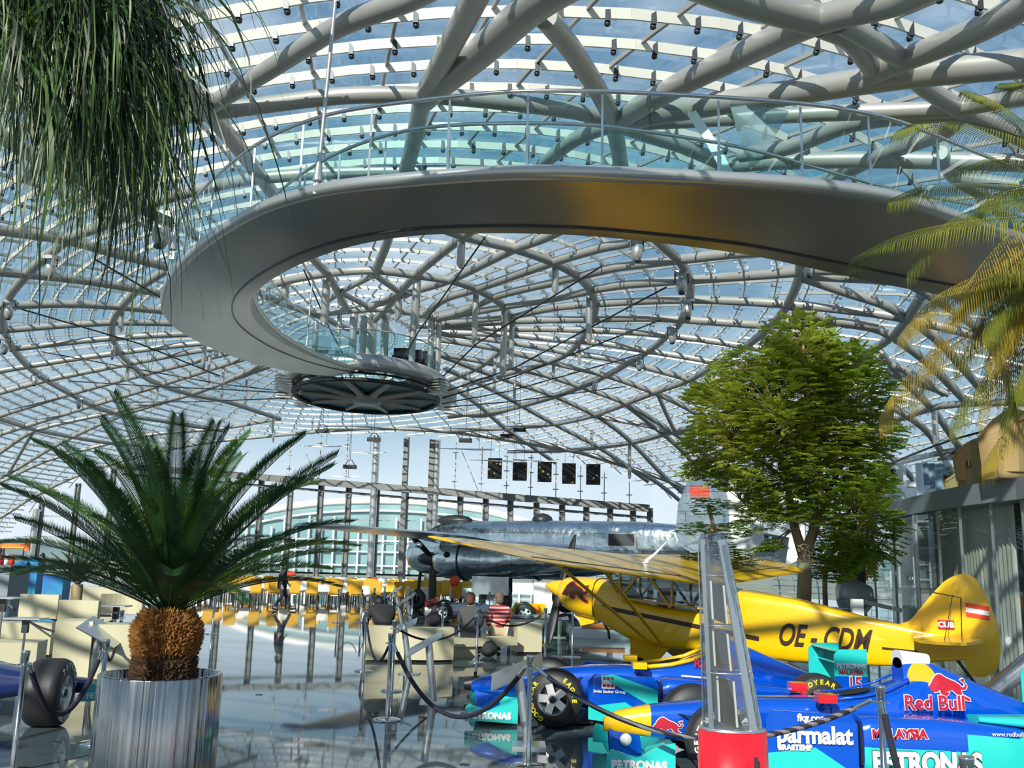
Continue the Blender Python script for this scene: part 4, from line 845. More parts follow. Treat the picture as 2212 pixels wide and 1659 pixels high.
for k, px, py, lb in PL:
    g = gnd(px, py); POS[k] = g
    if proto is None: proto = mkpost(); o = proto; o.location = g; o['label'] = lb; o['group'] = 'chrome barrier posts'
    else: o = copytree(proto, g, random.uniform(0, 6), lb, 'chrome barrier posts')
def rope(a, b, sag, label, r=.018, m='rope', h=.87):
    A = POS[a]+Vector((0, 0, h)); Bp = POS[b]+Vector((0, 0, h)); d = (Bp-A); d2 = Vector((d.x, d.y, 0)).normalized()*.07
    A = A+d2; Bp = Bp-d2; c = (A+Bp)/2; n = 24
    pts = [A.lerp(Bp, k/n)-Vector((0, 0, sag*4*(k/n)*(1-k/n))) - c for k in range(n+1)]
    root = empty('barrier_rope', c, label, 'rope', 'barrier ropes')
    MB().tube(pts[1:-1], r, 8).obj('cord', m, root)
    for e in (pts[:2], pts[-2:]): MB().tube(e, r*.75, 8).obj('end_fitting', 'chrome', root)
rope('A', 'E', .62, 'thick dark rope drooping across the floor between the two foreground posts', .024)
rope('E', 'M', .43, 'grey and black twisted rope in front of the two racing cars', .022, 'ropestripe')
rope('M', 'N', .5, 'dark rope falling steeply over the turquoise sidepod at the right', .024)
rope('B', 'A', .42, 'dark rope looped from the bench wall post to the middle foreground post')
rope('C', 'D', .30, 'dark rope hanging in front of the cream bench wall'); rope('D', 'G', .22, 'dark rope hanging in front of the striped sweater'); rope('G', 'F', .06, 'short dark rope beneath the propeller')
rope('I', 'J', .5, 'thick dark rope drooping in front of the big tyre at the left', .024); rope('L', 'K', .34, 'dark rope across the cream blocks at the left'); rope('J', 'K', .3, 'dark rope hooked beside the planter rim')
for a, b, s, lb in (('a', 'b', .3, 'far thin rope by the leaning sign, first from the left'), ('b', 'c', .28, 'far thin rope above the hunched black coat'), ('c', 'e', .3, 'far thin rope in front of yellow chairs, left of the propeller'), ('e', 'f', .3, 'far thin rope passing behind the bomber propeller'), ('f', 'g', .3, 'far thin rope right of the red round marker'), ('h', 'a', .3, 'far thin rope behind the palm frond tips'), ('d', 'H', .35, 'thin rope sagging over the person\'s head to the post behind the bench wall')):
    rope(a, b, s, lb, .014)
# ================================================================== reading stands
def stand(label, top, base, px0, px1, w, Y=None, dark=False):
    g = gnd(*base); t = at(top[0], top[1], g.y+.0); root = empty('sign_stand', g, label, 'sign stand', 'leaning aluminium sign stands')
    d = t-g; MB().tube([(0, 0, .02), d], .05, 14).obj('post', 'alu', root)
    MB().box((0, 0, .012), (.34, .34, .024)).obj('base', 'alu', root)
    a = at(px0[0], px0[1], g.y-.12)-g; b = at(px1[0], px1[1], g.y+.12)-g; v = (b-a); nrm = Vector((0, 1, .25)).normalized(); s = nrm*w/2
    q = MB(); q.poly([a-s, b-s, b+s, a+s], .015); q.obj('panel', 'dkmetal' if dark else 'alu', root)
stand('leaning sign stand in front of the cream bench wall', (926, 1388), (936, 1516), (882, 1412), (955, 1370), .32)
stand('leaning sign stand at the left end of the cream bench wall', (872, 1348), (885, 1455), (850, 1366), (900, 1342), .35)
stand('big leaning sign stand left of the racing car wheel', (1120, 1460), (1142, 1612), (1062, 1476), (1172, 1428), .45)
stand('leaning sign stand beyond the bench, left of the dark haired person', (853, 1272), (868, 1352), (835, 1290), (868, 1268), .3)
stand('leaning sign stand beyond the bench wall, second from the left', (880, 1300), (890, 1365), (866, 1302), (896, 1284), .4)
stand('sign stand with dark frame in front of the cream blocks', (157, 1345), (134, 1450), (122, 1326), (200, 1366), .5, dark=True)
stand('thick white sign stand just left of the steel planter', (217, 1366), (180, 1500), (182, 1344), (262, 1388), .5)
stand('sign stand on a flat foot under the aeroplane nose', (1210, 1330), (1208, 1377), (1192, 1338), (1228, 1336), .3)
for (px, py, w, lb) in ((8, 1291, .42, 'small display ledge on a pole at the far left edge'), (57, 1336, .5, 'small display ledge below the left cream backrest'), (252, 1309, .36, 'small display ledge between the curved cream backs')):
    b_ = at(px, py, 13.5 if px < 200 else 14.5); root = empty('display_ledge', (b_.x, b_.y, 0), lb, 'display stand', 'small flat display ledges')
    MB().box((0, 0, b_.z), (w, .3, .02)).obj('shelf', 'alu', root); MB().box((0, 0, b_.z-.1), (.08, .06, .18)).obj('bracket', 'dkmetal', root); MB().tube([(0, 0, 0), (0, 0, b_.z)], .018, 8).obj('pole', 'brush', root)
# ================================================================== cream seating
M['cream'] = mat('cream lacquer', (.58, .52, .35), .4, spec=.4)
M['shadowgap'] = M['black']
def block(name, label, cat, x0, x1, ytop, ybot, depth, curve=0.0, round_=False, ztop=None, Y=None, grp='cream seating blocks', skew=0.0):
    a = gnd(x0, ybot); b = gnd(x1, ybot)
    if Y: a = at(x0, ybot, Y); b = at(x1, ybot, Y)
    if skew: b = b + Vector((0, skew, 0))
    h = at((x0+x1)/2, ytop, (a.y+b.y)/2).z; z0 = a.z if Y else 0; root = empty(name, ((a+b)/2).xy.to_3d(), label, cat, grp)
    d = (b-a); d.z = 0; L = d.length; d.normalize(); n = Vector((-d.y, d.x, 0)); n = n if n.y > 0 else -n; c = Vector(((a.x+b.x)/2, (a.y+b.y)/2, 0)); m = MB(); K = 12; rows = []
    for k in range(K+1):
        t = k/K-.5; p = d*(t*L) + n*(curve*(1-4*t*t))
        rows.append([p+Vector((0, 0, z0+.04)), p+Vector((0, 0, h)), p+n*depth+Vector((0, 0, h)), p+n*depth+Vector((0, 0, z0+.04)), p+Vector((0, 0, z0+.04))])
    m.grid(rows, False); m.add(rows[0][:4], [(0, 1, 2, 3)]); m.add(rows[-1][:4], [(3, 2, 1, 0)]); m.obj('body', 'cream', root)
    if not Y: q = MB(); q.box(n*depth/2+Vector((0, 0, .02)), (L*.94, depth*.85, .04), Matrix.Rotation(atan2(d.y, d.x), 3, 'Z')); q.obj('plinth', 'black', root)
    return root, c
block('bench_wall', 'left curved panel of the cream bench wall', 'bench', 790, 872, 1353, 1431, .35, .08)
block('bench_wall', 'right panel of the cream bench wall, in front of the sign stand', 'bench', 872, 979, 1356, 1430, .35, -.1)
a_ = gnd(982, 1421); b_ = gnd(1118, 1421)+Vector((0, .5, 0)); hb = at(1050, 1378, (a_.y+b_.y)/2).z; r_ = empty('bench', ((a_+b_)/2).xy.to_3d(), 'long cream bench on which two people sit', 'bench', 'cream seating blocks')
d_ = (b_-a_); L_ = d_.length; d_.normalize(); n_ = Vector((-d_.y, d_.x, 0)); R3 = Matrix.Rotation(atan2(d_.y, d_.x), 3, 'Z')
MB().box(n_*.27+Vector((0, 0, hb-.08)), (L_, .54, .16), R3).obj('seat', 'cream', r_); MB().box(d_*(-L_*.32)+n_*.3+Vector((0, 0, (hb-.16)/2)), (L_*.36, .48, hb-.16), R3).obj('support', 'cream', r_)
block('end_block', 'square cream block ending the bench at its right', 'bench', 1117, 1170, 1347, 1413, .55)
block('bench_block', 'tall cream block left of the steel planter, under the sign stand', 'bench', 184, 283, 1349, 1500, .5, .0)
block('bench_block', 'tall cream block left of the thick sign stand', 'bench', 103, 185, 1342, 1502, .6, .06)
block('lounge_bench', 'low cream seat at the far left edge', 'bench', -30, 76, 1388, 1440, .7, .0)
block('lounge_bench', 'cream seat above the low one at the far left', 'bench', -20, 105, 1345, 1420, .5, .0)
block('backrest_panel', 'cream backrest panel nearest the left edge', 'backrest', 37, 121, 1284, 1341, .1, .0, Y=14.2)
block('backrest_panel', 'curved cream backrest panel above the dark framed sign', 'backrest', 122, 208, 1297, 1350, .1, .12, Y=14.0)
block('backrest_panel', 'round topped cream back behind the planter palm', 'backrest', 214, 305, 1284, 1332, .12, .3, Y=15.6)
block('bench_block', 'cream block behind the small palm', 'bench', 95, 245, 1268, 1330, .5, .3)
# ================================================================== yellow restaurant chairs and white tables
M['ychair'] = mat('ochre upholstery', (.78, .42, .03), .6)
M['brownleg'] = mat('dark wood', (.05, .02, .01), .5)
M['linen'] = mat('white table linen', (.85, .85, .82), .7)
def mkchair():
    r = empty('restaurant_chair', (0, 0, 0), '', 'chair')
    m = MB(); m.poly([(-.22, .22, .42), (.22, .22, .42), (.25, .30, .98), (-.25, .30, .98)], .07, (0, 1, 0)); m.obj('backrest', 'ychair', r)
    MB().box((0, 0, .43), (.46, .48, .12)).obj('seat', 'ychair', r)
    for sx in (-1, 1):
        for sy in (-1, 1): MB().bar((sx*.2, sy*.2, 0), (sx*.2, sy*.2, .38), .035, .035).obj('leg', 'brownleg', r)
    return r
chair = None; table = None; rg = random.Random(3); idx = 0
GRP = 'yellow restaurant chairs in front of the far glass wall'
GL = 'ochre yellow upholstered restaurant chair in the rows before the far glass wall'
ORD = ['first', 'second', 'third', 'fourth', 'fifth', 'sixth', 'seventh', 'eighth', 'ninth', 'tenth', 'eleventh', 'twelfth', 'thirteenth', 'fourteenth', 'fifteenth']
for row, (y0, n) in enumerate(((41.5, 15), (43.3, 15), (46.0, 14), (48.0, 14))):
    for k in range(n):
        X = -14.2+k*(.86 if row < 2 else 1.0)+rg.uniform(-.12, .12)+(.4 if row % 2 else 0); Yc = y0+rg.uniform(-.12, .12)+(.35*((k % 3)-1))*.3
        p = Vector((X, Yc, 0)); rz = (pi if row % 2 == 0 else 0)+rg.uniform(-.4, .4)
        GL = 'ochre yellow restaurant chair, %s from the left in the %s row before the glass wall' % (ORD[k], ['nearest', 'second', 'third', 'farthest'][row])
        if chair is None: chair = mkchair(); chair.location = p; chair.rotation_euler.z = rz; chair['label'] = GL; chair['group'] = GRP
        else: copytree(chair, p, rz, GL, GRP)
for row, y0 in enumerate((42.4, 47.0)):
    for k in range(7):
        p = Vector((-13.4+k*1.9, y0, 0)); lb = 'white clothed restaurant table, %s from the left in the %s row of tables' % (ORD[k], ['nearer', 'farther'][row])
        if table is None:
            table = empty('restaurant_table', p, lb, 'table', 'white restaurant tables'); MB().box((0, 0, .74), (.95, .6, .03)).obj('tabletop', 'linen', table)
            q = MB(); q.grid([[Vector((x*.48, y*.31, z)) for x, y in ((-1, -1), (1, -1), (1, 1), (-1, 1))] for z in (.3, .76)], False, True); q.obj('tablecloth', 'linen', table)
            MB().tube([(0, 0, 0), (0, 0, .74)], .04, 8).obj('leg', 'brownleg', table)
        else: copytree(table, p, 0, lb, 'white restaurant tables')
o = MB().box((0, 0, .5), (1.6, .5, 1.0)).obj('sideboard', 'white', loc=(2.1, 47.3, 0)); tag(o, 'white sideboard between chairs and bomber', 'sideboard')
for px, py, lb in ((804, 1251, 'small red notice above the yellow chairs'), (627, 1240, 'small red notice right of the walking person')):
    p = at(px, py, 50); o = MB().box((0, 0, 0), (.5, .06, .2)).box((0, .0, -(p.z)/2-.05), (.05, .05, p.z-.1)).obj('notice', 'flagred', loc=p); tag(o, lb, 'sign')
# ================================================================== people
def skinmesh(name, V, E, Rr, mt, parent=None, sub=2):
    me = bpy.data.meshes.new(name); me.from_pydata(V, E, []); o = bpy.data.objects.new(name, me); COL.objects.link(o)
    md = o.modifiers.new('s', 'SKIN'); md.use_smooth_shade = True; s2 = o.modifiers.new('u', 'SUBSURF'); s2.levels = s2.render_levels = sub
    if not me.skin_vertices: pass
    for i, r in enumerate(Rr): me.skin_vertices[0].data[i].radius = (r, r) if not isinstance(r, tuple) else r
    me.skin_vertices[0].data[0].use_root = True
    dg = bpy.context.evaluated_depsgraph_get(); nm = bpy.data.meshes.new_from_object(o.evaluated_get(dg)); o.modifiers.clear(); o.data = nm; bpy.data.meshes.remove(me)
    nm.name = name; nm.materials.clear(); nm.materials.append(M[mt])
    for p in nm.polygons: p.use_smooth = True
    o.parent = parent; return o
M['skin'] = mat('skin', (.62, .38, .28), .55)
M['hairb'] = mat('brown hair', (.09, .04, .02), .7, bump=.6, bs=60)
M['hairg'] = mat('greying blond hair', (.14, .10, .06), .7, bump=.6, bs=60)
M['hairk'] = mat('black hair', (.01, .01, .01), .6)
M['greycoat'] = mat('grey wool', (.07, .07, .07), .9)
M['trousers'] = mat('dark trousers', (.03, .035, .05), .8)
M['beige'] = mat('beige trousers', (.5, .42, .3), .8)
def stripesw():
    m = mat('striped sweater', (.6, .02, .03), .85); t = m.node_tree; b = t.nodes['Principled BSDF']; tcn = t.nodes.new('ShaderNodeTexCoord'); w = t.nodes.new('ShaderNodeTexWave')
    w.bands_direction = 'Z'; w.inputs['Scale'].default_value = 3.4; w.inputs['Distortion'].default_value = .6; t.links.new(tcn.outputs['Object'], w.inputs[0])
    r = t.nodes.new('ShaderNodeValToRGB'); r.color_ramp.interpolation = 'CONSTANT'; r.color_ramp.elements[0].color = (.55, .01, .03, 1); r.color_ramp.elements[1].position = .62; r.color_ramp.elements[1].color = (.72, .62, .52, 1)
    t.links.new(w.outputs[0], r.inputs[0]); t.links.new(r.outputs[0], b.inputs['Base Color']); return m
M['sweater'] = stripesw()
def person(label, loc, rz, pose, top, bottom, hair, scale=1.0):
    root = empty('person', loc, label, 'person', rz=rz); root.scale = (scale,)*3
    # local: faces +y, z up, origin on the floor
    J = dict(pose); 
    names = ['pel', 'waist', 'chest', 'neck', 'headb', 'head', 'crown', 'shL', 'elL', 'wrL', 'haL', 'shR', 'elR', 'wrR', 'haR', 'hipL', 'knL', 'anL', 'toL', 'hipR', 'knR', 'anR', 'toR']
    rad = dict(pel=.14, waist=.12, chest=.145, neck=.055, headb=.07, head=.098, crown=.075, sh=.07, el=.045, wr=.03, ha=.038, hip=.10, kn=.06, an=.042, to=.04)
    ed = [('pel', 'waist'), ('waist', 'chest'), ('chest', 'neck'), ('neck', 'headb'), ('headb', 'head'), ('head', 'crown'), ('chest', 'shL'), ('shL', 'elL'), ('elL', 'wrL'), ('wrL', 'haL'), ('chest', 'shR'), ('shR', 'elR'), ('elR', 'wrR'), ('wrR', 'haR'), ('pel', 'hipL'), ('hipL', 'knL'), ('knL', 'anL'), ('anL', 'toL'), ('pel', 'hipR'), ('hipR', 'knR'), ('knR', 'anR'), ('anR', 'toR')]
    I = {n: i for i, n in enumerate(names)}; rr = lambda n: rad.get(n, rad.get(n[:-1], .05))
    skinmesh('body', [J[n] for n in names], [(I[a], I[b]) for a, b in ed], [rr(n)*.92 for n in names], 'skin', root)
    def sub(nm, ns, k, mt, add=0):
        I2 = {n: i for i, n in enumerate(ns)}; skinmesh(nm, [J[n] for n in ns], [(I2[a], I2[b]) for a, b in ed if a in I2 and b in I2], [rr(n)*k+add for n in ns], mt, root)
    sub('jacket', ['pel', 'waist', 'chest', 'neck', 'shL', 'elL', 'wrL', 'shR', 'elR', 'wrR'], 1.28, top, .015)
    sub('trousers', ['pel', 'hipL', 'knL', 'anL', 'hipR', 'knR', 'anR'], 1.12, bottom, .005)
    hd = Vector(J['head']); up = (Vector(J['crown'])-Vector(J['headb'])).normalized(); f = Vector(J['face']) if 'face' in J else Vector((0, 1, 0))
    h = MB(); h.ball(hd+up*.05-f*.035, .125, 14, (.95, .95, 1.0)); h.ball(hd-f*.07-up*.03, .10, 12); h.obj('hair', hair, root)
    m = MB(); s_ = up.cross(f).normalized()
    m.ball(hd+f*.10-up*.01, .018, 8, (1, 1.2, 1.3)); m.ball(hd+s_*.1-up*.01, .028, 8, (.5, 1, 1.3)); m.ball(hd-s_*.1-up*.01, .028, 8, (.5, 1, 1.3)); m.obj('nose_and_ears', 'skin', root)
    m = MB()
    for s in (-1, 1): m.ball(hd+f*.092+s_*.035*s+up*.02, .012, 6)
    m.obj('eyes', 'black', root)
    m = MB()   # fingers
    for s in ('L', 'R'):
        hb = Vector(J['ha'+s]); w = (hb-Vector(J['wr'+s])).normalized(); sd_ = w.cross(Vector((1, 0, 0)));
        sd_ = sd_.normalized() if sd_.length > .1 else Vector((0, 1, 0))
        for q in range(4): a = hb+sd_*(.022*(q-1.5)); m.tube([a, a+w*.045, a+w*(.08-.008*abs(q-1.5))-Vector((0, 0, .01))], [.010, .009, .006], 6)
        m.tube([hb-w*.02+sd_*.03, hb+sd_*.055+w*.02], [.011, .008], 6)
    m.obj('fingers', 'skin', root)
    m = MB()
    for s in ('L', 'R'): a = Vector(J['an'+s]); t = Vector(J['to'+s]); m.tube([a+(a-t)*.25-Vector((0, 0, .04)), a.lerp(t, .5)-Vector((0, 0, .02)), t+(t-a)*.15], [.05, .05, .035], 10, flat=.75)
    m.obj('shoes', 'black', root)
    return root
def seated(lean=.05, hand=(.12, .35, .62), seat=.42, turn=0.0):
    P = dict(pel=(0, 0, seat+.12), waist=(0, lean*.4, seat+.28), chest=(0, lean, seat+.50), neck=(0, lean+.02, seat+.66), headb=(0, lean+.04, seat+.72), head=(0, lean+.06, seat+.80), crown=(0, lean+.06, seat+.88))
    for s, k in (('L', -1), ('R', 1)):
        P['sh'+s] = (k*.19, lean, seat+.55); P['el'+s] = (k*.26, lean+.12, seat+.30); P['wr'+s] = (k*hand[0], hand[1], hand[2]-.05); P['ha'+s] = (k*hand[0]*.8, hand[1]+.07, hand[2]-.05)
        P['hip'+s] = (k*.10, .03, seat+.1); P['kn'+s] = (k*.13, .46, seat+.08); P['an'+s] = (k*.12, .48, .09); P['to'+s] = (k*.13, .63, .05)
    return P
g = gnd(1010, 1421); person('seated person with dark hair and grey coat, seen from behind on the long bench', (g.x, g.y+.35, 0), -.15, seated(.03, seat=.46), 'greycoat', 'trousers', 'hairb', .87)
g = gnd(1076, 1417); person('seated person in a red and white striped sweater with short fair hair, seen from behind', (g.x, g.y+.55, 0), .25, seated(.0, seat=.46), 'sweater', 'beige', 'hairg', .87)
ps = seated(.34, (.2, .55, .30), seat=.40); ps['head'] = (0, .50, .98); ps['headb'] = (0, .44, .96); ps['neck'] = (0, .36, .95); ps['crown'] = (0, .58, 1.0); ps['chest'] = (0, .24, .86); ps['shL'] = (-.2, .26, .88); ps['shR'] = (.2, .26, .88); ps['face'] = (0, .5, -.86)
g = gnd(806, 1431); person('person in a black coat hunched behind the left end of the cream bench wall', (g.x+.10, g.y+.72, 0), radians(25), ps, 'blackfab', 'trousers', 'hairk', 1.0)
wk_ = dict(pel=(0, 0, .95), waist=(0, .0, 1.12), chest=(0, .02, 1.33), neck=(0, .03, 1.50), headb=(0, .04, 1.56), head=(0, .06, 1.66), crown=(0, .06, 1.74),
 shL=(-.19, .02, 1.42), elL=(-.25, .06, 1.15), wrL=(-.24, .20, .95), haL=(-.24, .26, .90), shR=(.19, .02, 1.42), elR=(.25, -.06, 1.14), wrR=(.25, -.02, .9), haR=(.25, 0, .83),
 hipL=(-.1, 0, .9), knL=(-.1, .16, .50), anL=(-.1, .36, .09), toL=(-.1, .52, .08), hipR=(.1, 0, .9), knR=(.1, .0, .48), anR=(.1, -.26, .12), toR=(.1, -.14, .04))
g = gnd(606, 1319); person('person in dark clothes walking across the shiny floor behind the palm fronds', (g.x, g.y, 0), radians(-75), wk_, 'trousers', 'trousers', 'hairk', 1.0)
for i, (px, py, lb) in enumerate(((240, 1262, 'distant person in light clothes behind the left palm fronds'), (86, 1258, 'distant person in dark clothes by the colourful stall at the left'))):
    g = gnd(px, py+8); person(lb, (g.x, g.y, 0), 2.0*i, wk_, ['white', 'trousers'][i], 'trousers', 'hairk', 1.0)
# backpack under the bench, floor spotlights
def rucksack(name, label, cat, px, py, s):
    g = gnd(px, py); r = empty(name, g, label, cat); m = MB(); m.ball((0, 0, .16*s), .2*s, 12, (1, .8, .85)); m.ball((0, -.12*s, .12*s), .12*s, 10, (1, .6, .7)); m.obj('bag', 'blackfab', r); MB().tube([(-.08*s, 0, .3*s), (0, 0, .38*s), (.08*s, 0, .3*s)], .012, 6).obj('handle', 'black', r)
rucksack('rucksack', 'black rucksack lying under the cream bench', 'bag', 1055, 1418, .95); rucksack('handbag', 'small black bag on the floor beyond the cream bench wall', 'bag', 936, 1352, 1.2)
g = gnd(1022, 1506); r_ = empty('floor_spotlight', g, 'black spotlight standing on the floor beneath the drooping rope', 'spotlight')
m = MB(); m.tube([(-.13, 0, .17), (0, 0, .18), (.10, -.02, .20), (.12, -.02, .2)], [.07, .1, .085, .06], 14); m.obj('lamp_head', 'black', r_); m = MB(); m.lathe([(0, 0), (.15, 0), (.15, .03), (.05, .05), (0, .05)], 16, c=(.06, 0, 0)); m.obj('base', 'black', r_); MB().tube([(.02, 0, .03), (.02, 0, .34)], .02, 8).obj('bracket', 'black', r_); MB().tube([(.15, -.05, .02), (.28, .0, .01), (.45, -.08, .008)], .008, 6).obj('cable', 'black', r_)
for (px, py, lb) in ((1003, 1541, 'beside the foot of the leaning sign stand'), (1050, 1581, 'left of the big sign stand\'s foot'), (1003, 1652, 'at the bottom edge of the photo'), (912, 1549, 'just in front of the leaning sign stand foot'), (122, 1603, 'left of the steel planter below the big tyre'), (560, 1501, 'in the empty floor right of the planter')):
    g = gnd(px, py); r = MB(); r.lathe([(.048, .001), (.048, .004), (.04, .004), (.04, .002), (0, .002)], 20); o = r.obj('floor_socket', 'dkmetal', loc=g); tag(o, 'small round metal floor anchor '+lb, 'floor anchor', 'round anchors in the floor')
# ================================================================== small far racing car, pebble bed, orange board
r_ = empty('display_racing_car', at(1050, 1320, 30).xy.to_3d(), 'silver, red and yellow racing car behind the seated people', 'racing car'); r_.location = (gnd(1050, 1345).x, 30.6, 0)
m = MB(); loft(m, [(-1.9, .35, .12, .55, 3), (-1.2, .4, .1, .6, 3), (-.3, .3, .12, .62, 3), (.6, .2, .15, .5, 3), (1.75, .08, .2, .34, 3)], 20); m.obj('body', 'silver', r_)
m = MB(); m.poly([(-.3+1.0, -.24, .22), (1.85, -.12, .2), (1.85, -.12, .62), (.9, -.24, .66)], .03); m.obj('side_panel', 'yellow', r_)
decal(r_, 'bull_emblem', bull2d(.7), 'flagred', lambda x, y: Vector((1.35+x, -.29+x*.1, .43+y)))
for x, s in ((-1.35, -.65), (-1.35, .65), (1.2, -.62), (1.2, .62)): wheel(r_, (x, s, .33), .33, .3, -1 if s < 0 else 1, None, rimmat='white')
m = MB(); m.box((-1.7, -.1, .62), (.4, .9, .12), (0, -.3, 0)); m.obj('wing', 'flagred', r_)
M['pebble'] = mat('grey pebbles', (.16, .15, .14), .9, var=(.55, .53, .5), vs=14, vdet=8, bump=1, bs=14)
g = gnd(1090, 1358); r_ = empty('pebble_bed', (g.x, g.y, 0), 'low bed of grey pebbles behind the bench with two seated people', 'planter'); m = MB(); m.box((0, 0, .15), (2.6, 1.0, .3)); m.obj('tray', 'alu', r_)
m = MB(); m.grid([[Vector((-1.25+2.5*i/30, -.45+.9*j/8, .3+.1*noise.noise(Vector((i*.9, j*.9, 0)))+.07)) for j in range(9)] for i in range(31)]); o = m.obj('pebbles', 'pebble', r_); o['kind'] = 'stuff'
M['orange'] = mat('orange board', (.85, .20, .03), .5)
g = gnd(1302, 1378); o = MB().box((0, 0, .30), (1.1, .5, .10)).obj('orange_board', 'orange', loc=g); tag(o, 'flat orange board raised above the floor under the aeroplane', 'board')
o = MB().box((0, 0, .12), (1.9, .6, .24)).obj('low_plinth', 'white', loc=g+Vector((.1, .1, 0))); tag(o, 'long low white plinth beneath the orange board', 'plinth')
# ================================================================== red and clear display tower
D = at(1583, 1600, 5.0); D = Vector((D.x, 5.0, 0)); r_ = empty('display_tower', D, 'tall clear display case on a red oval base standing in front of the racing cars', 'display case')
zb = at(1585, 1576, 5).z; zt = at(1548, 1158, 5).z
m = MB(); m.lathe([(.19, 0), (.178, zb*.6), (.170, zb), (0, zb)], 40, sy=.8); m.obj('base', 'red', r_)
m = MB(); m.lathe([(.165, zb+.002), (.165, zb+.01), (0, zb+.012)], 40, sy=.8); m.obj('base_top', 'alu', r_)
M['acrylic'] = glassmat('clear acrylic', (.70, .72, .72), 2.6)
lean = -.09
m = MB(); K = 14; rows = []
for i in range(K+1):
    t = i/K; R = .150-(.075)*t; z = zb+.01+(zt-zb)*t
    if i == K: R *= .8
    rows.append([Vector((lean*t+R*cos(a)*1.0, R*sin(a)*.8, z)) for a in [2*pi*k/28 for k in range(28)]])
rows.append([Vector((lean+.02*cos(2*pi*k/28), .02*sin(2*pi*k/28), zt+.012)) for k in range(28)])
m.grid(rows, True, True); m.obj('clear_cover', 'acrylic', r_)
for (a, R, w) in ((-2.5, .95, .024), (-1.0, .95, .044), (.3, .9, .03), (1.9, .9, .03)):
    m = MB(); m.bar((cos(a)*.15, sin(a)*.12, zb), (lean+cos(a)*.068, sin(a)*.055, zt-.02), w, .012, (cos(a), sin(a), 0)); m.obj('upright', 'alu', r_)
for t in (.0, .28, .52, .78):
    R = .150-.085*t; m = MB(); m.tube([Vector((lean*t+R*cos(2*pi*k/28), R*.8*sin(2*pi*k/28), zb+.01+(zt-zb)*t)) for k in range(28)], .004, 5, closed=True); m.obj('ring', 'alu', r_)
for (t0, t1, x0) in ((.02, .27, -.03), (.30, .51, -.045), (.54, .76, -.05)):
    m = MB(); z0 = zb+(zt-zb)*t0; z1 = zb+(zt-zb)*t1; w = .072-.03*t0; xa = x0+lean*t0*.3
    m.add([(xa-w/2, -.02, z0+.02), (xa+w/2, -.05, z0), (xa+w/2-.015, -.05, z1-.02), (xa-w/2-.01, -.02, z1)], [(0, 1, 2, 3)]); m.obj('dark_plate', 'black', r_)
    m = MB(); m.bar((xa+w/2+.006, -.052, z0), (xa+w/2-.009, -.052, z1-.02), .010, .01); m.bar((xa-w/2-.004, -.022, z0+.02), (xa-w/2-.012, -.022, z1), .008, .01); m.obj('plate_edge', 'white', r_)
m = MB(); m.box((.075, -.157, zb*.45), (.018, .01, zb*.9)); m.obj('seam_strip', 'dkmetal', r_)
# ================================================================== polished twin engined bomber in the background
def panelmetal():
    m = mat('polished aluminium skin', (.52, .60, .64), .22, 1.0); t = m.node_tree; b = t.nodes['Principled BSDF']; tcn = t.nodes.new('ShaderNodeTexCoord')
    br = t.nodes.new('ShaderNodeTexBrick'); mp_ = t.nodes.new('ShaderNodeMapping'); mp_.inputs['Rotation'].default_value = (pi/2, 0, 0); t.links.new(tcn.outputs['Object'], mp_.inputs[0]); t.links.new(mp_.outputs[0], br.inputs[0])
    br.inputs['Scale'].default_value = .42; br.inputs['Mortar Size'].default_value = .004; br.inputs['Color1'].default_value = (.66, .73, .76, 1); br.inputs['Color2'].default_value = (.78, .84, .86, 1); br.inputs['Mortar'].default_value = (.25, .3, .33, 1)
    n = t.nodes.new('ShaderNodeTexNoise'); n.inputs['Scale'].default_value = 2.2; t.links.new(tcn.outputs['Object'], n.inputs[0])
    bp = t.nodes.new('ShaderNodeBump'); bp.inputs['Strength'].default_value = .8; bp.inputs['Distance'].default_value = .06; t.links.new(n.outputs[0], bp.inputs['Height']); t.links.new(bp.outputs[0], b.inputs['Normal'])
    t.links.new(br.outputs[0], b.inputs['Base Color']); return m
M['skinmetal'] = panelmetal()
BO = empty('bomber_aircraft', (.2, 36.2, 0), 'polished silver twin engined bomber with twin tail fins, behind the bench and the yellow aeroplane', 'aeroplane', rz=pi-radians(28))
BT = [(-9.6,.12,2.5,2.95,2.4),(-8,.35,2.2,3.2,2.5),(-5,.62,1.8,3.42,2.8),(-1,.75,1.45,3.46,3),(2,.75,1.35,3.42,3),(3.2,.72,1.35,3.3,2.6),(4.0,.62,1.40,3.0,2.3),(4.5,.42,1.6,2.6,2.1),(4.75,.15,1.95,2.3,2)]
loft(MB(), BT, 32).obj('fuselage', 'skinmetal', BO)
for (z, s) in ((2.35, 1),):
    m = MB(); m.box((-4.6, .66, 2.75), (1.1, .08, .5)); m.obj('window_frame', 'silver', BO); m = MB(); m.box((-4.6, .69, 2.75), (.95, .06, .4)); m.obj('side_window', 'cabin', BO)
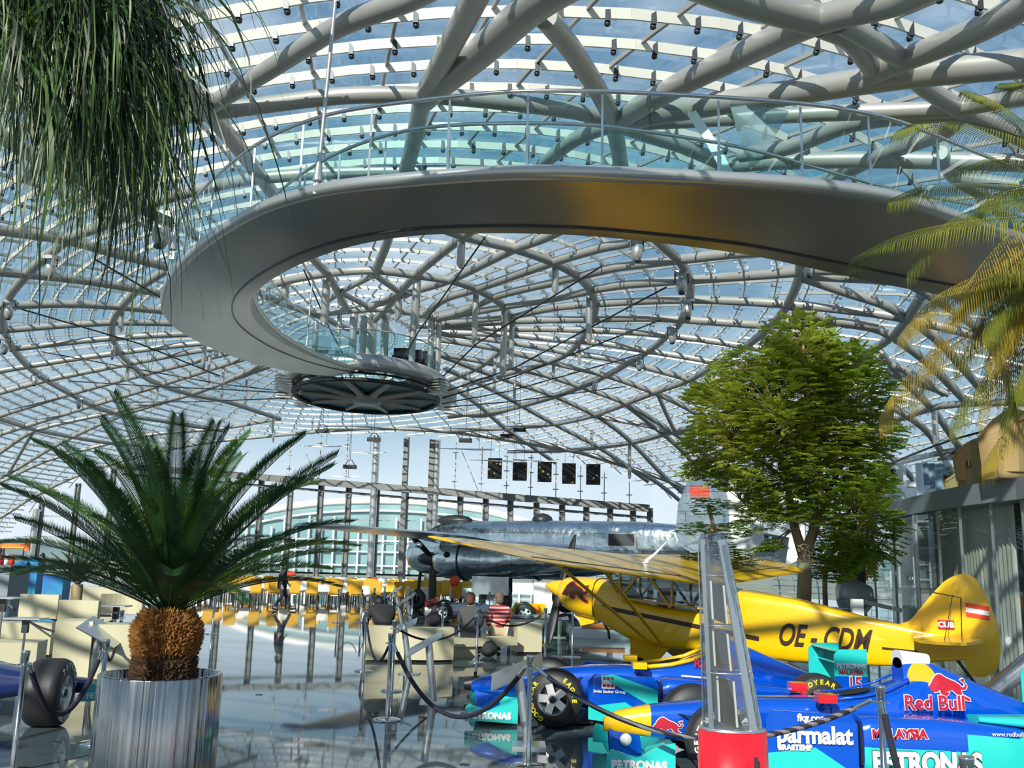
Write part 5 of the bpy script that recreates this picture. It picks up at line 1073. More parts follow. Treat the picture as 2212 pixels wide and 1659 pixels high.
for s in (1, -1):
    def bw(y, c, up):
        t = (abs(y)-.7)/9.6; ch = 3.0*(1-t*.58)*(sqrt(max(0.02, 1-max(0, (t-.93)/.07)**2))); th_ = .60*(1-t*.5)
        return Vector((1.6-.25*t-c*ch, y, 2.35+.5*min(t*2.5, 1)*.6+.12*t+th_*(1.7*sqrt(c)-1.7*c)*(.8 if up else -.55)))
    ys = [s*(.6+9.7*k/20) for k in range(21)]+[s*10.38]; cs = [0, .04, .12, .3, .5, .7, .85, 1]
    m = MB(); m.grid([[bw(y, c, True) for c in cs]+[bw(y, c, False) for c in cs[::-1]] for y in ys], True, True); m.ball(bw(s*10.3, .5, False)+Vector((0, 0, .06)), .6, 12, (1.0, .35, .16)); m.obj('wing', 'skinmetal', BO)
    NT = [(-4.6,.08,2.1,2.3,2),(-3.4,.45,1.65,2.55,2),(-1.3,.66,1.35,2.6,2),(.4,.72,1.25,2.65,2),(1.1,.70,1.28,2.64,2),(1.4,.5,1.45,2.45,2)]
    m = MB(); loft(m, NT, 28, yc=s*2.9); m.obj('engine_nacelle', 'skinmetal', BO)
    m = MB(); m.tube([Vector((.3, s*2.9+.73*cos(2*pi*k/28), 1.95+.72*sin(2*pi*k/28))) for k in range(28)], .03, 6, closed=True); m.obj('cowl_ring', 'dkmetal', BO)
    m = MB(); m.lathe([(.46, 0), (.46, .02), (.3, -.1), (0, -.1)], 24, c=(1.42, s*2.9, 1.95), rot=Matrix.Rotation(pi/2, 3, 'Y')); m.ball((1.75, s*2.9, 1.95), .24, 12, (2.6, 1, 1)); m.obj('propeller_hub', 'dkmetal', BO)
    for k in range(3):
        a = radians(-92+120*k); d = Vector((0, cos(a), sin(a))); m = MB(); m.tube([Vector((1.7, s*2.9, 1.95))+d*t for t in (.15, .6, 1.2, 1.75)], [.09, .16, .17, .07], 8, flat=.25); m.obj('propeller_blade', 'black', BO)
    m = MB(); m.ball((.7, s*3.62, 2.1), .11, 10); m.obj('exhaust_outlet', 'black', BO)
    w = MB(); w.lathe([(.32, -.16), (.5, -.18), (.6, -.08), (.61, 0), (.6, .08), (.5, .18), (.32, .16)], 28, rot=Matrix.Rotation(pi/2, 3, 'X')); o = w.obj('main_wheel', 'rubber', BO, loc=(-.9, s*2.9, .61))
    w = MB(); w.lathe([(.33, -.15), (.25, -.1), (0, -.1)], 24, rot=Matrix.Rotation(pi/2, 3, 'X')); w.lathe([(0, .1), (.25, .1), (.33, .15)], 24, rot=Matrix.Rotation(pi/2, 3, 'X')); w.obj('rim', 'alu', o)
    m = MB(); m.tube([(-.9, s*2.9, .6), (-.9, s*2.9, 1.5)], .1, 10); m.obj('gear_leg', 'silver', BO); m = MB(); m.box((-.9, s*3.35, 1.1), (1.4, .04, .6)); m.obj('gear_door', 'silver', BO)
    F = [(-7.4, 2.9), (-7.5, 3.8), (-7.9, 4.7), (-8.4, 5.0), (-9.0, 4.95), (-9.9, 4.6), (-10.1, 4.1), (-10.1, 2.7), (-9.8, 2.2), (-9.2, 1.9), (-8.2, 2.1), (-7.6, 2.5)]
    m = MB(); m.poly([(x, s*3.3, z) for x, z in F], .16, (0, -s, 0)); m.obj('tail_fin', 'skinmetal', BO)
    m = MB(); m.poly([(x, s*3.31, z) for x, z in F if x < -8.95], .18, (0, -s, 0)); m.obj('rudder', 'white', BO)
m = MB(); m.box((-8.7, 0, 3.1), (1.7, 6.6, .16)); m.obj('tailplane', 'skinmetal', BO)
m = MB()
for k in range(6): m.box((-8.2, 3.33, 4.0+k*.07), (.6, .03, .035))
m.obj('flag_stripe', 'flagred', BO)
m = MB(); m.ball((2.6, 0, 3.45), .45, 14, (1.8, .8, .5)); m.obj('cockpit_canopy', 'dkmetal', BO); m = MB(); m.ball((-1.2, 0, 3.45), .4, 12, (1, 1, .7)); m.obj('turret', 'dkmetal', BO)
w = MB(); w.lathe([(.2, -.1), (.36, -.1), (.4, 0), (.36, .1), (.2, .1), (.0, .08)], 20, c=(4.2, 0, .4), rot=Matrix.Rotation(pi/2, 3, 'X')); w.tube([(4.2, 0, .4), (4.1, 0, 1.5)], .07, 8); w.obj('nose_wheel', 'rubber', BO)
g = at(982, 1255, 31.5); o = MB().ball((0, 0, 0), .17, 12, (1, .5, 1)).tube([(0, 0, -g.z), (0, 0, -.1)], .02, 6).obj('marker', 'flagred', loc=g); tag(o, 'red round marker on a stick beside the bomber propeller', 'marker')
# ================================================================== bar building on the right
BPX = [(1886, 1104), (1930, 1091), (1978, 1078), (2026, 1067), (2074, 1057), (2142, 1046), (2210, 1036), (2300, 1016), (2420, 990)]
BW = []
for px, py in BPX:
    Yb = 1.8*FPX/(hor(px)-py); BW.append(Vector(((px-1106)/FPX*Yb*1.0, Yb, 0)))
M['fascia'] = mat('blue grey fascia', (.24, .27, .29), .45, .2)
M['curtain'] = mat('grey silk curtain', (.72, .70, .62), .45, .1, var=(.50, .49, .45), vs=1.2, vstretch=(3, 3, .2))
M['paleblue'] = mat('pale blue wall', (.60, .70, .74), .5)
M['doordark'] = mat('dark door', (.03, .035, .04), .25)
M['barglass'] = glassmat('bar glass', (.86, .92, .92), 1.35)
WR = MB(); WR.grid([[p+Vector((0, 0, 0)), p+Vector((0, 0, 3.2))] for p in BW], False); wall_right = struct(WR.obj('wall_right', 'barglass'))
m = MB(); rows = [[p+Vector((0, 0, 3.2)), p+Vector((-.12, -.05, 3.2)), p+Vector((-.12, -.05, 3.6)), p+Vector((0, 0, 3.6)), p+Vector((3.5, .6, 3.6)), p+Vector((3.5, .6, 3.2)), p+Vector((0, 0, 3.2))] for p in BW]; m.grid(rows, False); m.obj('fascia', 'fascia', wall_right)
for i, p in enumerate(BW): MB().bar(p, p+Vector((0, 0, 3.2)), .03, .06).obj('mullion', 'alu', wall_right)
inn = [p+Vector((.5, .1, 0)) for p in BW]
cols_ = ['greenglass', 'doordark', 'curtain', 'curtain', 'curtain', 'doordark', 'paleblue', 'curtain']
M['teallight'] = mat('pale green glass wall', (.30, .42, .42), .2, var=(.45, .52, .5), vs=1.5)
cols_[0] = 'teallight'; cols_[1] = 'teallight'
for i in range(len(BW)-1):
    m = MB(); K = 16; rows = []
    for k in range(K+1):
        q = inn[i].lerp(inn[i+1], k/K); wv = .06*sin(k*pi) if cols_[i] != 'curtain' else .07*(-1)**k
        rows.append([q+Vector((wv, 0, 0)), q+Vector((wv, 0, 3.2))])
    m.grid(rows, cols_[i] == 'curtain'); m.obj('inner_wall', cols_[i], wall_right)
m = MB(); p = BW[2]+Vector((.1, 0, 0)); m.box(p+Vector((0, 0, 1.6)), (.22, .3, 3.2)); m.obj('column', 'silver', wall_right)
m = MB(); p = BW[1]+Vector((-.15, .5, 0)); m.box(p+Vector((-.25, 1.0, 1.6)), (.3, .2, 3.2)); m.obj('column', 'dkmetal', wall_right)
o = MB().box((0, 0, 0), (.34, .04, .28)).obj('notice', 'orange', loc=BW[0]+Vector((-.12, .7, 1.75))); tag(o, 'orange notice on the dark column beside the glass bar', 'sign')
# shelf with glasses inside the bar
sh = empty('bar_shelf', BW[1]+Vector((.5, -.6, 0)), 'white bar counter with bottles behind the curved glass', 'shelf')
MB().box((0, 0, 1.0), (.3, 2.4, .06)).box((0, 0, 1.5), (.2, 2.4, .03)).obj('shelf_board', 'white', sh)
MB().box((0, 0, .5), (.3, 2.4, .95)).obj('counter', 'teallight', sh)
for k in range(14): MB().lathe([(.03, 0), (.03, .18), (.012, .22), (.012, .3)], 8, c=(0, -1.1+k*.17, 1.52)).obj('bottle', 'chrome', sh)
# balustrade on top
bl = empty('terrace_balustrade', BW[4]+Vector((0, 0, 3.6)), 'glass balustrade with dark handrail on top of the bar building', 'balustrade'); bo = Vector(bl.location)
MB().tube([p+Vector((0, 0, 4.62))-bo for p in BW], .025, 8).obj('handrail', 'dkmetal', bl)
for i in range(len(BW)-1): MB().grid([[BW[i]+Vector((0, 0, 3.6))-bo, BW[i]+Vector((0, 0, 4.6))-bo], [BW[i+1]+Vector((0, 0, 3.6))-bo, BW[i+1]+Vector((0, 0, 4.6))-bo]]).obj('glass_panel', 'barglass', bl)
def wickermat():
    m = mat('woven wicker', (.50, .34, .14), .7); t = m.node_tree; b = t.nodes['Principled BSDF']; tcn = t.nodes.new('ShaderNodeTexCoord'); ck = t.nodes.new('ShaderNodeTexChecker')
    ck.inputs['Scale'].default_value = 70; ck.inputs[1].default_value = (.52, .36, .16, 1); ck.inputs[2].default_value = (.26, .16, .06, 1); t.links.new(tcn.outputs['Object'], ck.inputs[0]); t.links.new(ck.outputs[0], b.inputs['Base Color']); return m
M['wicker'] = wickermat()
M['cushion'] = mat('orange striped cushion', (.75, .35, .10), .8); t = M['cushion'].node_tree
w_ = t.nodes.new('ShaderNodeTexWave'); w_.inputs['Scale'].default_value = 5; tcn = t.nodes.new('ShaderNodeTexCoord'); t.links.new(tcn.outputs['Object'], w_.inputs[0]); r_ = t.nodes.new('ShaderNodeValToRGB'); r_.color_ramp.interpolation = 'CONSTANT'
r_.color_ramp.elements[0].color = (.08, .02, .01, 1); r_.color_ramp.elements[1].position = .4; r_.color_ramp.elements[1].color = (.85, .42, .12, 1); t.links.new(w_.outputs[0], r_.inputs[0]); t.links.new(r_.outputs[0], t.nodes['Principled BSDF'].inputs['Base Color'])
def wickerchair(px, pz, Yb, w, h, rz, label, s=1):
    r = empty('wicker_chair', at(px, 1040, Yb).xy.to_3d()+Vector((.0, 0, 3.6)), label, 'chair', rz=rz); m = MB(); rows = []
    for k in range(13):
        a = pi*(k/12); hh = h*(.62+.38*abs(cos(a*1.0+pi/2))**1.5 if k else .62); hh = h*(.6+.4*sin(a)**1.2)
        rows.append([Vector((-w/2*cos(a), -w*.42*sin(a)+.2, .12)), Vector((-w/2*cos(a)*1.05, -w*.46*sin(a)+.2, hh*.6)), Vector((-w/2*cos(a)*1.1, -w*.5*sin(a)+.2, hh))])
    m.grid(rows); m.grid([[v*1.0+Vector((0, .05, 0)) for v in r2] for r2 in rows]); m.obj('woven_shell', 'wicker', r)
    m = MB(); m.tube([r2[-1]+Vector((0, .02, 0)) for r2 in rows], .035, 8); m.obj('rim', 'wicker', r)
    MB().box((0, .15, .42), (w*.8, w*.6, .16)).obj('cushion', 'cushion', r); MB().box((0, .15, .2), (w*.8, w*.6, .4)).obj('seat_base', 'wicker', r)
wickerchair(2190, 0, 17.6, .9, 1.25, .1, 'tall wicker armchair on the terrace at the right edge'); wickerchair(2128, 0, 19.2, .95, .95, -.1, 'wicker armchair with orange striped cushion on the terrace')
wickerchair(2080, 0, 22.0, .6, .6, .6, 'small striped chair behind the glass on the terrace')
def lounge(px, Yb, label, mt, dims, z=3.6, nm='lounge_sofa', cat='sofa'):
    p = at(px, 1050, Yb); r = MB(); r.box((0, 0, dims[2]/2), dims); 
    if nm == 'lounge_sofa': r.box((0, dims[1]/2, dims[2]*.8), (dims[0], .15, dims[2]*1.2))
    o = r.obj(nm, mt, loc=(p.x, p.y, z)); tag(o, label, cat)
lounge(1952, 25.5, 'rounded white sofa at the left end of the terrace', 'white', (1.1, .8, .5)); 
M['bluecloth'] = mat('pale blue cloth', (.35, .48, .62), .7, var=(.2, .28, .38), vs=2)
for px, w, lb in ((1998, .45, 'blue grey hanging cloth on the terrace, left one'), (2026, .5, 'pale blue hanging cloth on the terrace, right one')):
    p = at(px, 1040, 24); m = MB(); m.grid([[Vector((-w/2+w*k/8, .06*sin(k*2.1), z)) for z in (0, .5, 1.0)] for k in range(9)]); o = m.obj('cloth', 'bluecloth', loc=(p.x, p.y, 3.6)); tag(o, lb, 'curtain')
p = at(2078, 1000, 22.5); r_ = empty('parasol', (p.x, p.y, 3.6), 'dark square parasol on the terrace of the bar', 'parasol'); MB().tube([(0, 0, 0), (0, 0, 1.15)], .05, 8).obj('pole', 'white', r_); MB().poly([(-.4, -.4, .95), (.4, -.4, .95), (.4, .4, .95), (-.4, .4, .95)], .05).poly([(-.4, -.4, .95), (.4, -.4, .95), (0, 0, 1.2)]).poly([(.4, .4, .95), (-.4, .4, .95), (0, 0, 1.2)]).obj('canopy', 'doordark', r_)
# slanted silver strut at the right edge
r_ = empty('slanted_post', gnd(2140, 1560), 'thick slanted silver post at the right edge in front of the bar', 'post'); q = Vector(r_.location); a = at(2120, 1515, q.y)-q; b = at(2290, 1375, q.y)-q
MB().tube([a, b], .12, 16).obj('tube', 'silver', r_); MB().tube([(a.x, a.y, 0), a], [.2, .12], 12).obj('foot', 'dkmetal', r_)
# low glass screens and steel planter behind the yellow aeroplane
for px, Yb, w, h, lb in ((1800, 20.5, 1.0, 1.0, 'glass screen beside the round steel planter'), (1870, 21.5, 1.2, 1.25, 'larger glass screen near the dark column')):
    p = at(px, 1300, Yb); r_ = empty('glass_screen', (p.x, p.y, 0), lb, 'screen'); MB().add([(-w/2, 0, .05), (w/2, 0, .05), (w/2, 0, h), (-w/2, 0, h)], [(0, 1, 2, 3)]).obj('pane', 'barglass', r_)
    MB().tube([(-w/2, 0, 0), (-w/2, 0, h), (w/2, 0, h), (w/2, 0, 0)], .012, 6).obj('frame', 'alu', r_)
o = MB().box((0, 0, .65), (.22, .12, 1.3)).obj('pillar_light', 'white', loc=(at(1852, 1320, 19.5).x, 19.5, 0)); tag(o, 'small white upright box behind the aeroplane tail', 'cabinet')
M['enginegrey'] = mat('grey machine', (.55, .58, .60), .45, .2, var=(.35, .38, .40), vs=2)
r_ = empty('aircraft_engine', (at(1812, 1300, 24).x, 24, 0), 'grey round aircraft engine exhibit in front of the bar glass', 'engine'); m = MB(); m.lathe([(0, 0), (.38, .05), (.40, .35), (.3, .6), (.2, .8)], 20, c=(0, 0, 1.3), rot=Matrix.Rotation(pi/2, 3, 'Y')); m.obj('drum', 'enginegrey', r_)
m = MB(); m.tube([(0, 0, 1.2), (.4, 0, .6), (.3, 0, 0)], .08, 8); m.tube([(.9, 0, 1.2), (.4, 0, .6)], .06, 8); m.obj('stand', 'enginegrey', r_); MB().bar((.2, -.1, 1.2), (1.4, -.3, .95), .3, .1).obj('vane', 'enginegrey', r_)
# ================================================================== hanging pictures and lamps
M['poster'] = mat('black glossy print', (.008, .008, .01), .25)
M['gold'] = mat('golden print shapes', (.42, .30, .05), .5)
rr_ = random.Random(5)
names = ['leftmost', 'second from the left', 'third from the left', 'fourth from the left', 'rightmost']
for i, (x0, y0, x1, y1) in enumerate(((1053, 990, 1085, 1034), (1107, 993, 1139, 1038), (1161, 997, 1192, 1041), (1214, 1001, 1244, 1045), (1266, 1003, 1297, 1047), (1925, 1013, 1950, 1047))):
    Yp = 73.5 if i < 5 else 25.0; a = at(x0, y1, Yp); b = at(x1, y0, Yp); c = (a+b)/2; w, h = b.x-a.x, b.z-a.z
    r = empty('hanging_picture', c, ('black hanging picture with golden shapes, %s of the five' % names[i]) if i < 5 else 'black picture on the terrace left of the pale cloths', 'picture', 'black hanging pictures' if i < 5 else None)
    MB().box((0, 0, 0), (w, .06*Yp/73, h)).obj('panel', 'poster', r)
    m = MB()
    for k in range(9 if i != 3 else 3):
        u, v = rr_.uniform(-.42, .42)*w, rr_.uniform(-.45, .45)*h; s = rr_.uniform(.03, .10)*w; m.add([(u+s*cos(2*pi*q/7), -.035*Yp/73, v+s*.8*sin(2*pi*q/7)) for q in range(7)], [tuple(range(7))])
    o = m.obj('printed_shapes', 'gold', r)
    m = MB()
    if i < 5:
        for sx in (-1, 1): m.tube([(sx*w*.3, 0, h/2), (sx*w*.3, 0, dz_at(c, .985)-c.z)], .015, 5)
        m.obj('hanging_wires', 'dkmetal', r)
sp0 = None
SPL = [(352, 480, 1.25, 'moving spotlight below the roof tubes left of the walkway hanger rod'), (112, 572, .9, 'moving spotlight on the left roof ring, highest of the left group'), (22, 668, .9, 'moving spotlight at the left edge, upper of the two on the ring bend'), (13, 748, .9, 'moving spotlight at the left edge, lower of the two on the ring bend'),
(77, 826, .8, 'moving spotlight on the left roof ring under the lower bend'), (172, 878, .8, 'lowest moving spotlight of the left roof ring'), (1376, 534, .9, 'moving spotlight just under the walkway soffit, right of centre'), (1472, 606, .95, 'moving spotlight on the right roof ring, upper one'), (1484, 664, .95, 'moving spotlight on the right roof ring at its widest point'),
(1452, 726, .85, 'moving spotlight on the right roof ring, third from the top'), (1381, 790, .8, 'moving spotlight on the right roof ring, fourth from the top'), (1284, 840, .8, 'lowest moving spotlight of the right roof ring'), (1745, 578, .7, 'moving spotlight peeking out under the golden part of the walkway')]
for px, py, s, lb in SPL:
    p = dome(px, py-18, .975)
    if sp0 is None:
        sp0 = empty('spotlight', p, lb, 'spotlight', 'moving spotlights on the roof rings'); MB().box((0, 0, -.05), (.55, .35, .14)).obj('clamp_box', 'alu', sp0)
        MB().tube([(-.24, 0, -.1), (-.26, 0, -.45)], .03, 6).obj('yoke_arm', 'dkmetal', sp0); MB().tube([(.24, 0, -.1), (.26, 0, -.45)], .03, 6).obj('yoke_arm', 'dkmetal', sp0)
        m = MB(); m.ball((0, 0, -.55), .24, 14, (.85, .85, 1.45), Matrix.Rotation(.25, 3, 'X')); m.obj('lamp_head', 'silver', sp0); MB().ball((0, -.08, -.86), .13, 10, (1, 1, .5)).obj('lens', 'dkmetal', sp0); sp0.scale = (s,)*3
    else: copytree(sp0, p, rr_.uniform(-.6, .6), lb, 'moving spotlights on the roof rings', s)
fl0 = None
for px, py, lb in ((697, 928, 'small black floodlight hanging below the platform, left of the lift'), (808, 946, 'small black floodlight hanging above the glass facade column'), (1006, 948, 'small black floodlight hanging left of the black pictures'), (1095, 939, 'black floodlight pair, left and larger one'), (1122, 925, 'black floodlight pair, right and higher one'), (756, 1005, 'small dark floodlight hanging low before the bright facade')):
    p = at(px, py, 58.0); top = dz_at(p, .985)
    if fl0 is None:
        fl0 = empty('hanging_floodlight', p, lb, 'floodlight', 'small hanging floodlights'); MB().box((0, 0, -.1), (.8, .4, .22)).obj('housing', 'black', fl0); MB().tube([(-.3, 0, 0), (-.12, 0, .3), (.12, 0, .3), (.3, 0, 0)], .03, 6).obj('bracket', 'dkmetal', fl0); MB().tube([(0, 0, .3), (0, 0, top-p.z)], .015, 5).obj('cable', 'dkmetal', fl0)
    else:
        q = copytree(fl0, p, 0, lb, 'small hanging floodlights')
        for ch in q.children:
            if ch.name.startswith('cable'): ch.data = MB().tube([(0, 0, .3), (0, 0, top-p.z)], .015, 5).mesh('cable', 'dkmetal')
for px, py, w, lb in ((800, 980, 1.1, 'white kite shaped reflector hanging above the facade column'), (1110, 998, 2.4, 'long white reflector hanging in front of the black pictures'), (705, 966, 1.6, 'white reflector under the roof edge left of the lift'), (752, 1031, 1.0, 'small pale reflector just above the facade beam'), (1035, 973, 2.2, 'pale reflector hanging left of the black pictures')):
    p = at(px, py, 60 if px < 1000 else 52); r = empty('reflector', p, lb, 'reflector', 'white reflectors under the roof'); MB().poly([(-w, -.4, 0), (0, -.9, -.12), (w, -.4, .05), (0, .6, .1)], .03, (0, 0, 1)).obj('sail', 'sail', r); MB().tube([(0, 0, .05), (0, 0, dz_at(p, .985)-p.z)], .012, 5).obj('cable', 'dkmetal', r)
# ================================================================== stall at the left edge
M['kblue'] = mat('blue display panels', (.02, .10, .45), .4, var=(.02, .35, .5), vs=1.2)
M['kgrey'] = mat('grey counter', (.22, .25, .29), .5)
def stall(nm, lb, cat, x0, y0, x1, y1, Yb, mt, d=.5):
    a = at(x0, y0, Yb); b = at(x1, y1, Yb); z0 = 0 if y1 > 1240 else b.z; o = MB().box((0, 0, 0), (b.x-a.x, d, a.z-z0)).obj(nm, mt, loc=((a.x+b.x)/2, Yb, (a.z+z0)/2)); tag(o, lb, cat); return o
stall('stall_counter', 'grey counter of the stall at the left edge', 'counter', -40, 1220, 37, 1290, 19.5, 'kgrey', .8)
stall('display_wall', 'tall blue panel of the stall behind the grey counter', 'panel', 56, 1206, 80, 1300, 21.5, 'kblue', .3); stall('display_wall', 'teal and blue panel of the stall next to the grey counter', 'panel', 40, 1212, 55, 1300, 21.4, 'kblue', .3)
stall('shop_shelf', 'low blue shelf behind the cream blocks at the left', 'shelf', 82, 1240, 140, 1300, 23, 'kblue', .4)
r_ = empty('stall_sign', at(28, 1180, 24), 'orange and yellow striped sign above the stall at the left', 'sign'); z_ = r_.location.z
MB().box((0, 0, 0), (.6, .06, .12)).obj('board', 'orange', r_); MB().box((0, -.04, -.03), (.6, .02, .03)).obj('stripe', 'yellow', r_); MB().box((.36, 0, .05), (.12, .06, .3)).obj('board', 'orange', r_); MB().tube([(-.28, 0, -z_), (-.28, 0, 0)], .02, 6).tube([(.28, 0, -z_), (.28, 0, 0)], .02, 6).obj('post', 'dkmetal', r_)
for i, (px, c) in enumerate(((8, 'dred'), (20, 'white'), (31, 'flagred'))):
    p = at(px, 1214, 19.5); o = MB().lathe([(0, 0), (.05, 0), (.05, .16), (.02, .2), (0, .2)], 12).obj('bottle', c, loc=(p.x, 19.4, at(8, 1220, 19.5).z+.005)); tag(o, ['dark red', 'white', 'bright red'][i]+' small bottle on the grey stall counter', 'bottle')
# hills beyond
M['hill'] = mat('wooded hills', (.10, .17, .16), .9, var=(.16, .22, .22), vs=.02)
m = MB(); rows = []
for k in range(61):
    X = -420+14*k; h = 9+7*noise.noise(Vector((X*.012, 3, 0)))+4*noise.noise(Vector((X*.05, 8, 0))); rows.append([Vector((X, 420, -1)), Vector((X, 430, h*.7)), Vector((X, 450, h)), Vector((X, 520, -1))])
m.grid(rows); o = struct(m.obj('hills_outside', 'hill')); tag(o, 'low wooded hills on the horizon beyond the glass', 'hills')
# ================================================================== plants
def leafmat(name, c1, c2, tr=.35, vs=3.0, rough=.45):
    m = bpy.data.materials.new(name); m.use_nodes = True; t = m.node_tree; b = t.nodes['Principled BSDF']; o = t.nodes['Material Output']
    g = t.nodes.new('ShaderNodeTexCoord'); n = t.nodes.new('ShaderNodeTexNoise'); n.inputs['Scale'].default_value = vs; t.links.new(g.outputs['Object'], n.inputs[0])
    r = t.nodes.new('ShaderNodeValToRGB'); r.color_ramp.elements[0].position = .35; r.color_ramp.elements[1].position = .65; r.color_ramp.elements[0].color = (*c1, 1); r.color_ramp.elements[1].color = (*c2, 1); t.links.new(n.outputs[0], r.inputs[0])
    t.links.new(r.outputs[0], b.inputs['Base Color']); b.inputs['Roughness'].default_value = rough
    tl = t.nodes.new('ShaderNodeBsdfTranslucent'); t.links.new(r.outputs[0], tl.inputs[0]); mi = t.nodes.new('ShaderNodeMixShader'); mi.inputs[0].default_value = tr
    t.links.new(b.outputs[0], mi.inputs[1]); t.links.new(tl.outputs[0], mi.inputs[2]); t.links.new(mi.outputs[0], o.inputs[0]); return m
M['cycad'] = leafmat('dark cycad leaflets', (.008, .032, .010), (.022, .07, .014), .2)
M['cycadl'] = leafmat('lighter cycad leaflets', (.03, .085, .012), (.08, .16, .02), .3)
M['palmleaf'] = leafmat('yellow green palm leaflets', (.10, .14, .02), (.30, .30, .04), .4, 1.2)
M['palmdry'] = leafmat('dry golden palm leaflets', (.30, .20, .03), (.48, .36, .06), .4, 1.2)
M['treeleaf'] = leafmat('bright tree leaves', (.24, .36, .03), (.55, .60, .09), .5, .7)
M['bonsai'] = leafmat('small tree leaves', (.05, .13, .02), (.12, .22, .03), .3, 2)
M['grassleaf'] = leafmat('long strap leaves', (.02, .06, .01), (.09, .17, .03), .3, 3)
M['bark'] = mat('brown bark', (.20, .13, .07), .85, var=(.40, .29, .17), vs=3, bump=.8, bs=9, vstretch=(1, 1, .4))
M['shag'] = mat('orange brown leaf bases', (.17, .065, .012), .85, var=(.36, .16, .035), vs=14)
M['shagdk'] = mat('dark leaf bases', (.035, .022, .012), .9, var=(.10, .05, .02), vs=14)
def frond_mesh(L, el, n, leaf, seed, curl=1.0, mt='cycad', vang=.55, droop=0.0, az0=0.0, pts=None, lw=.011, mats=None):
    rn = random.Random(seed); m = MB()
    if pts is None:
        P = []; p = Vector((0, 0, 0)); a = el; K = 14
        for k in range(K+1):
            P.append(p.copy()); p = p+Vector((cos(a), 0, sin(a)))*(L/K); a -= curl*(.06+.10*(k/K)) + rn.uniform(-.01, .01)
    else: P = smooth_pts(pts, 5); K = len(P)-1
    m.tube(P, [max(.002, .009*(1-k/len(P))) for k in range(len(P))], 5)
    tot = len(P)-1
    for i in range(n):
        t = .10+.90*i/(n-1); f = t*tot; k = min(int(f), tot-1); p = P[k].lerp(P[k+1], f-k); d = (P[k+1]-P[k]).normalized()
        side = d.cross(Vector((0, 0, 1)))
        if side.length < .2: side = Vector((0, 1, 0))
        side.normalize(); up = side.cross(d).normalized()
        le = leaf*(.35+.65*sin(min(pi, pi*(t*.86+.12)))**.7)*rn.uniform(.9, 1.08)
        for s in (-1, 1):
            dd = (side*s*cos(vang)+up*sin(vang)*(1 if vang > 0 else 1)+d*(.75+.5*t)).normalized()
            a = p; b = p+dd*le*.5+Vector((0, 0, -droop*le*.25)); c = p+dd*le*(1-.2*droop)+Vector((0, 0, -droop*le))
            w = d.cross(dd).cross(dd).normalized()*lw
            m.add([a-w*.5, a+w*.5, b+w, b-w, c], [(0, 1, 2, 3), (3, 2, 4)])
    return m
def plant_cycad(loc, scale, nf, label, seed, nvar=5, trunk=True):
    root = empty('potted_palm', loc, label, 'palm plant'); rn = random.Random(seed)
    vs = [frond_mesh(1.75, .0, 100, .23, seed*10+k, .30+.08*k, lw=.0055, vang=.42).mesh('frond', 'cycad' if k not in (2, 4) else 'cycadl') for k in range(nvar)]
    for i in range(nf):
        t = i/(nf-1); el = radians(86-62*t**.85)+rn.uniform(-.05, .05); az = i*2.39996+rn.uniform(-.15, .15); me = vs[rn.randrange(nvar)]
        o = bpy.data.objects.new('frond', me); COL.objects.link(o); o.parent = root
        s = scale*(1.02 if el > .8 else .92)*rn.uniform(.88, 1.05)
        o.matrix_local = Matrix.Translation(Vector((cos(az)*.10*scale*(1.2-sin(el)), sin(az)*.10*scale*(1.2-sin(el)), 0)))@Matrix.Rotation(az, 4, 'Z')@Matrix.Rotation(-el, 4, 'Y')@Matrix.Rotation(rn.uniform(-.3, .3), 4, 'X')@Matrix.Scale(s, 4)
    return root
PX, PY = at(365, 1320, 8.1).x, 8.1; ZC = at(365, 1322, 8.1).z
# steel planter
pz = .86; pl = empty('steel_planter', (at(350, 1443, 8.1).x, 8.1, 0), 'big round brushed steel planter in the left foreground', 'planter')
m = MB(); m.lathe([(.485, .06), (.485, pz-.01), (.48, pz), (.45, pz), (.435, pz-.01), (.435, pz-.35)], 64); m.obj('drum', 'drumsteel', pl)
m = MB(); m.lathe([(.0, .0), (.49, 0), (.49, .06), (0, .06)], 48); m.obj('foot_ring', 'black', pl)
m = MB(); m.tube([(.487*cos(-1.3), .487*sin(-1.3), .07), (.487*cos(-1.3), .487*sin(-1.3), pz-.01)], .0022, 5); m.obj('weld_seam', 'silver', pl)
m = MB(); rn = random.Random(4)
m.lathe([(0, pz-.12), (.435, pz-.10)], 32); m.obj('soil', 'shagdk', pl)
cy = plant_cycad((PX, PY, ZC), 1.0, 54, 'large dark green cycad palm with orange brown trunk in the steel planter', 2)
# trunk: body plus overlapping pointed leaf bases
def shagtrunk(z0, z1, prof, mt, name, n, seed):
    rn = random.Random(seed); m = MB(); K = 10
    m.lathe([(prof(k/K)*.93, z0+(z1-z0)*k/K) for k in range(K+1)], 28)
    for i in range(n):
        t = rn.random(); a = rn.uniform(0, 2*pi); r = prof(t); z = z0+(z1-z0)*t; o = Vector((cos(a), sin(a), 0)); tg = Vector((-sin(a), cos(a), 0)); w = rn.uniform(.012, .024); l = rn.uniform(.03, .055)
        p = o*(r*.9)+Vector((0, 0, z)); q = o*(r+rn.uniform(.005, .035))+Vector((0, 0, z+rn.uniform(-.01, l)))
        m.add([p-tg*w, p+tg*w, p+o*.01+Vector((0, 0, -.022)), q], [(0, 1, 3), (1, 2, 3), (2, 0, 3)])
    o = m.obj(name, mt, cy)
shagtrunk(-.34, .02, lambda t: .262*(1-.75*max(0, t-.62)**1.2)*(.93+.12*sin(pi*min(1, t*1.1))), 'shag', 'leaf_base_crown', 2600, 1)
shagtrunk(-.66, -.30, lambda t: .235+.015*sin(t*3), 'shagdk', 'trunk', 1600, 2)
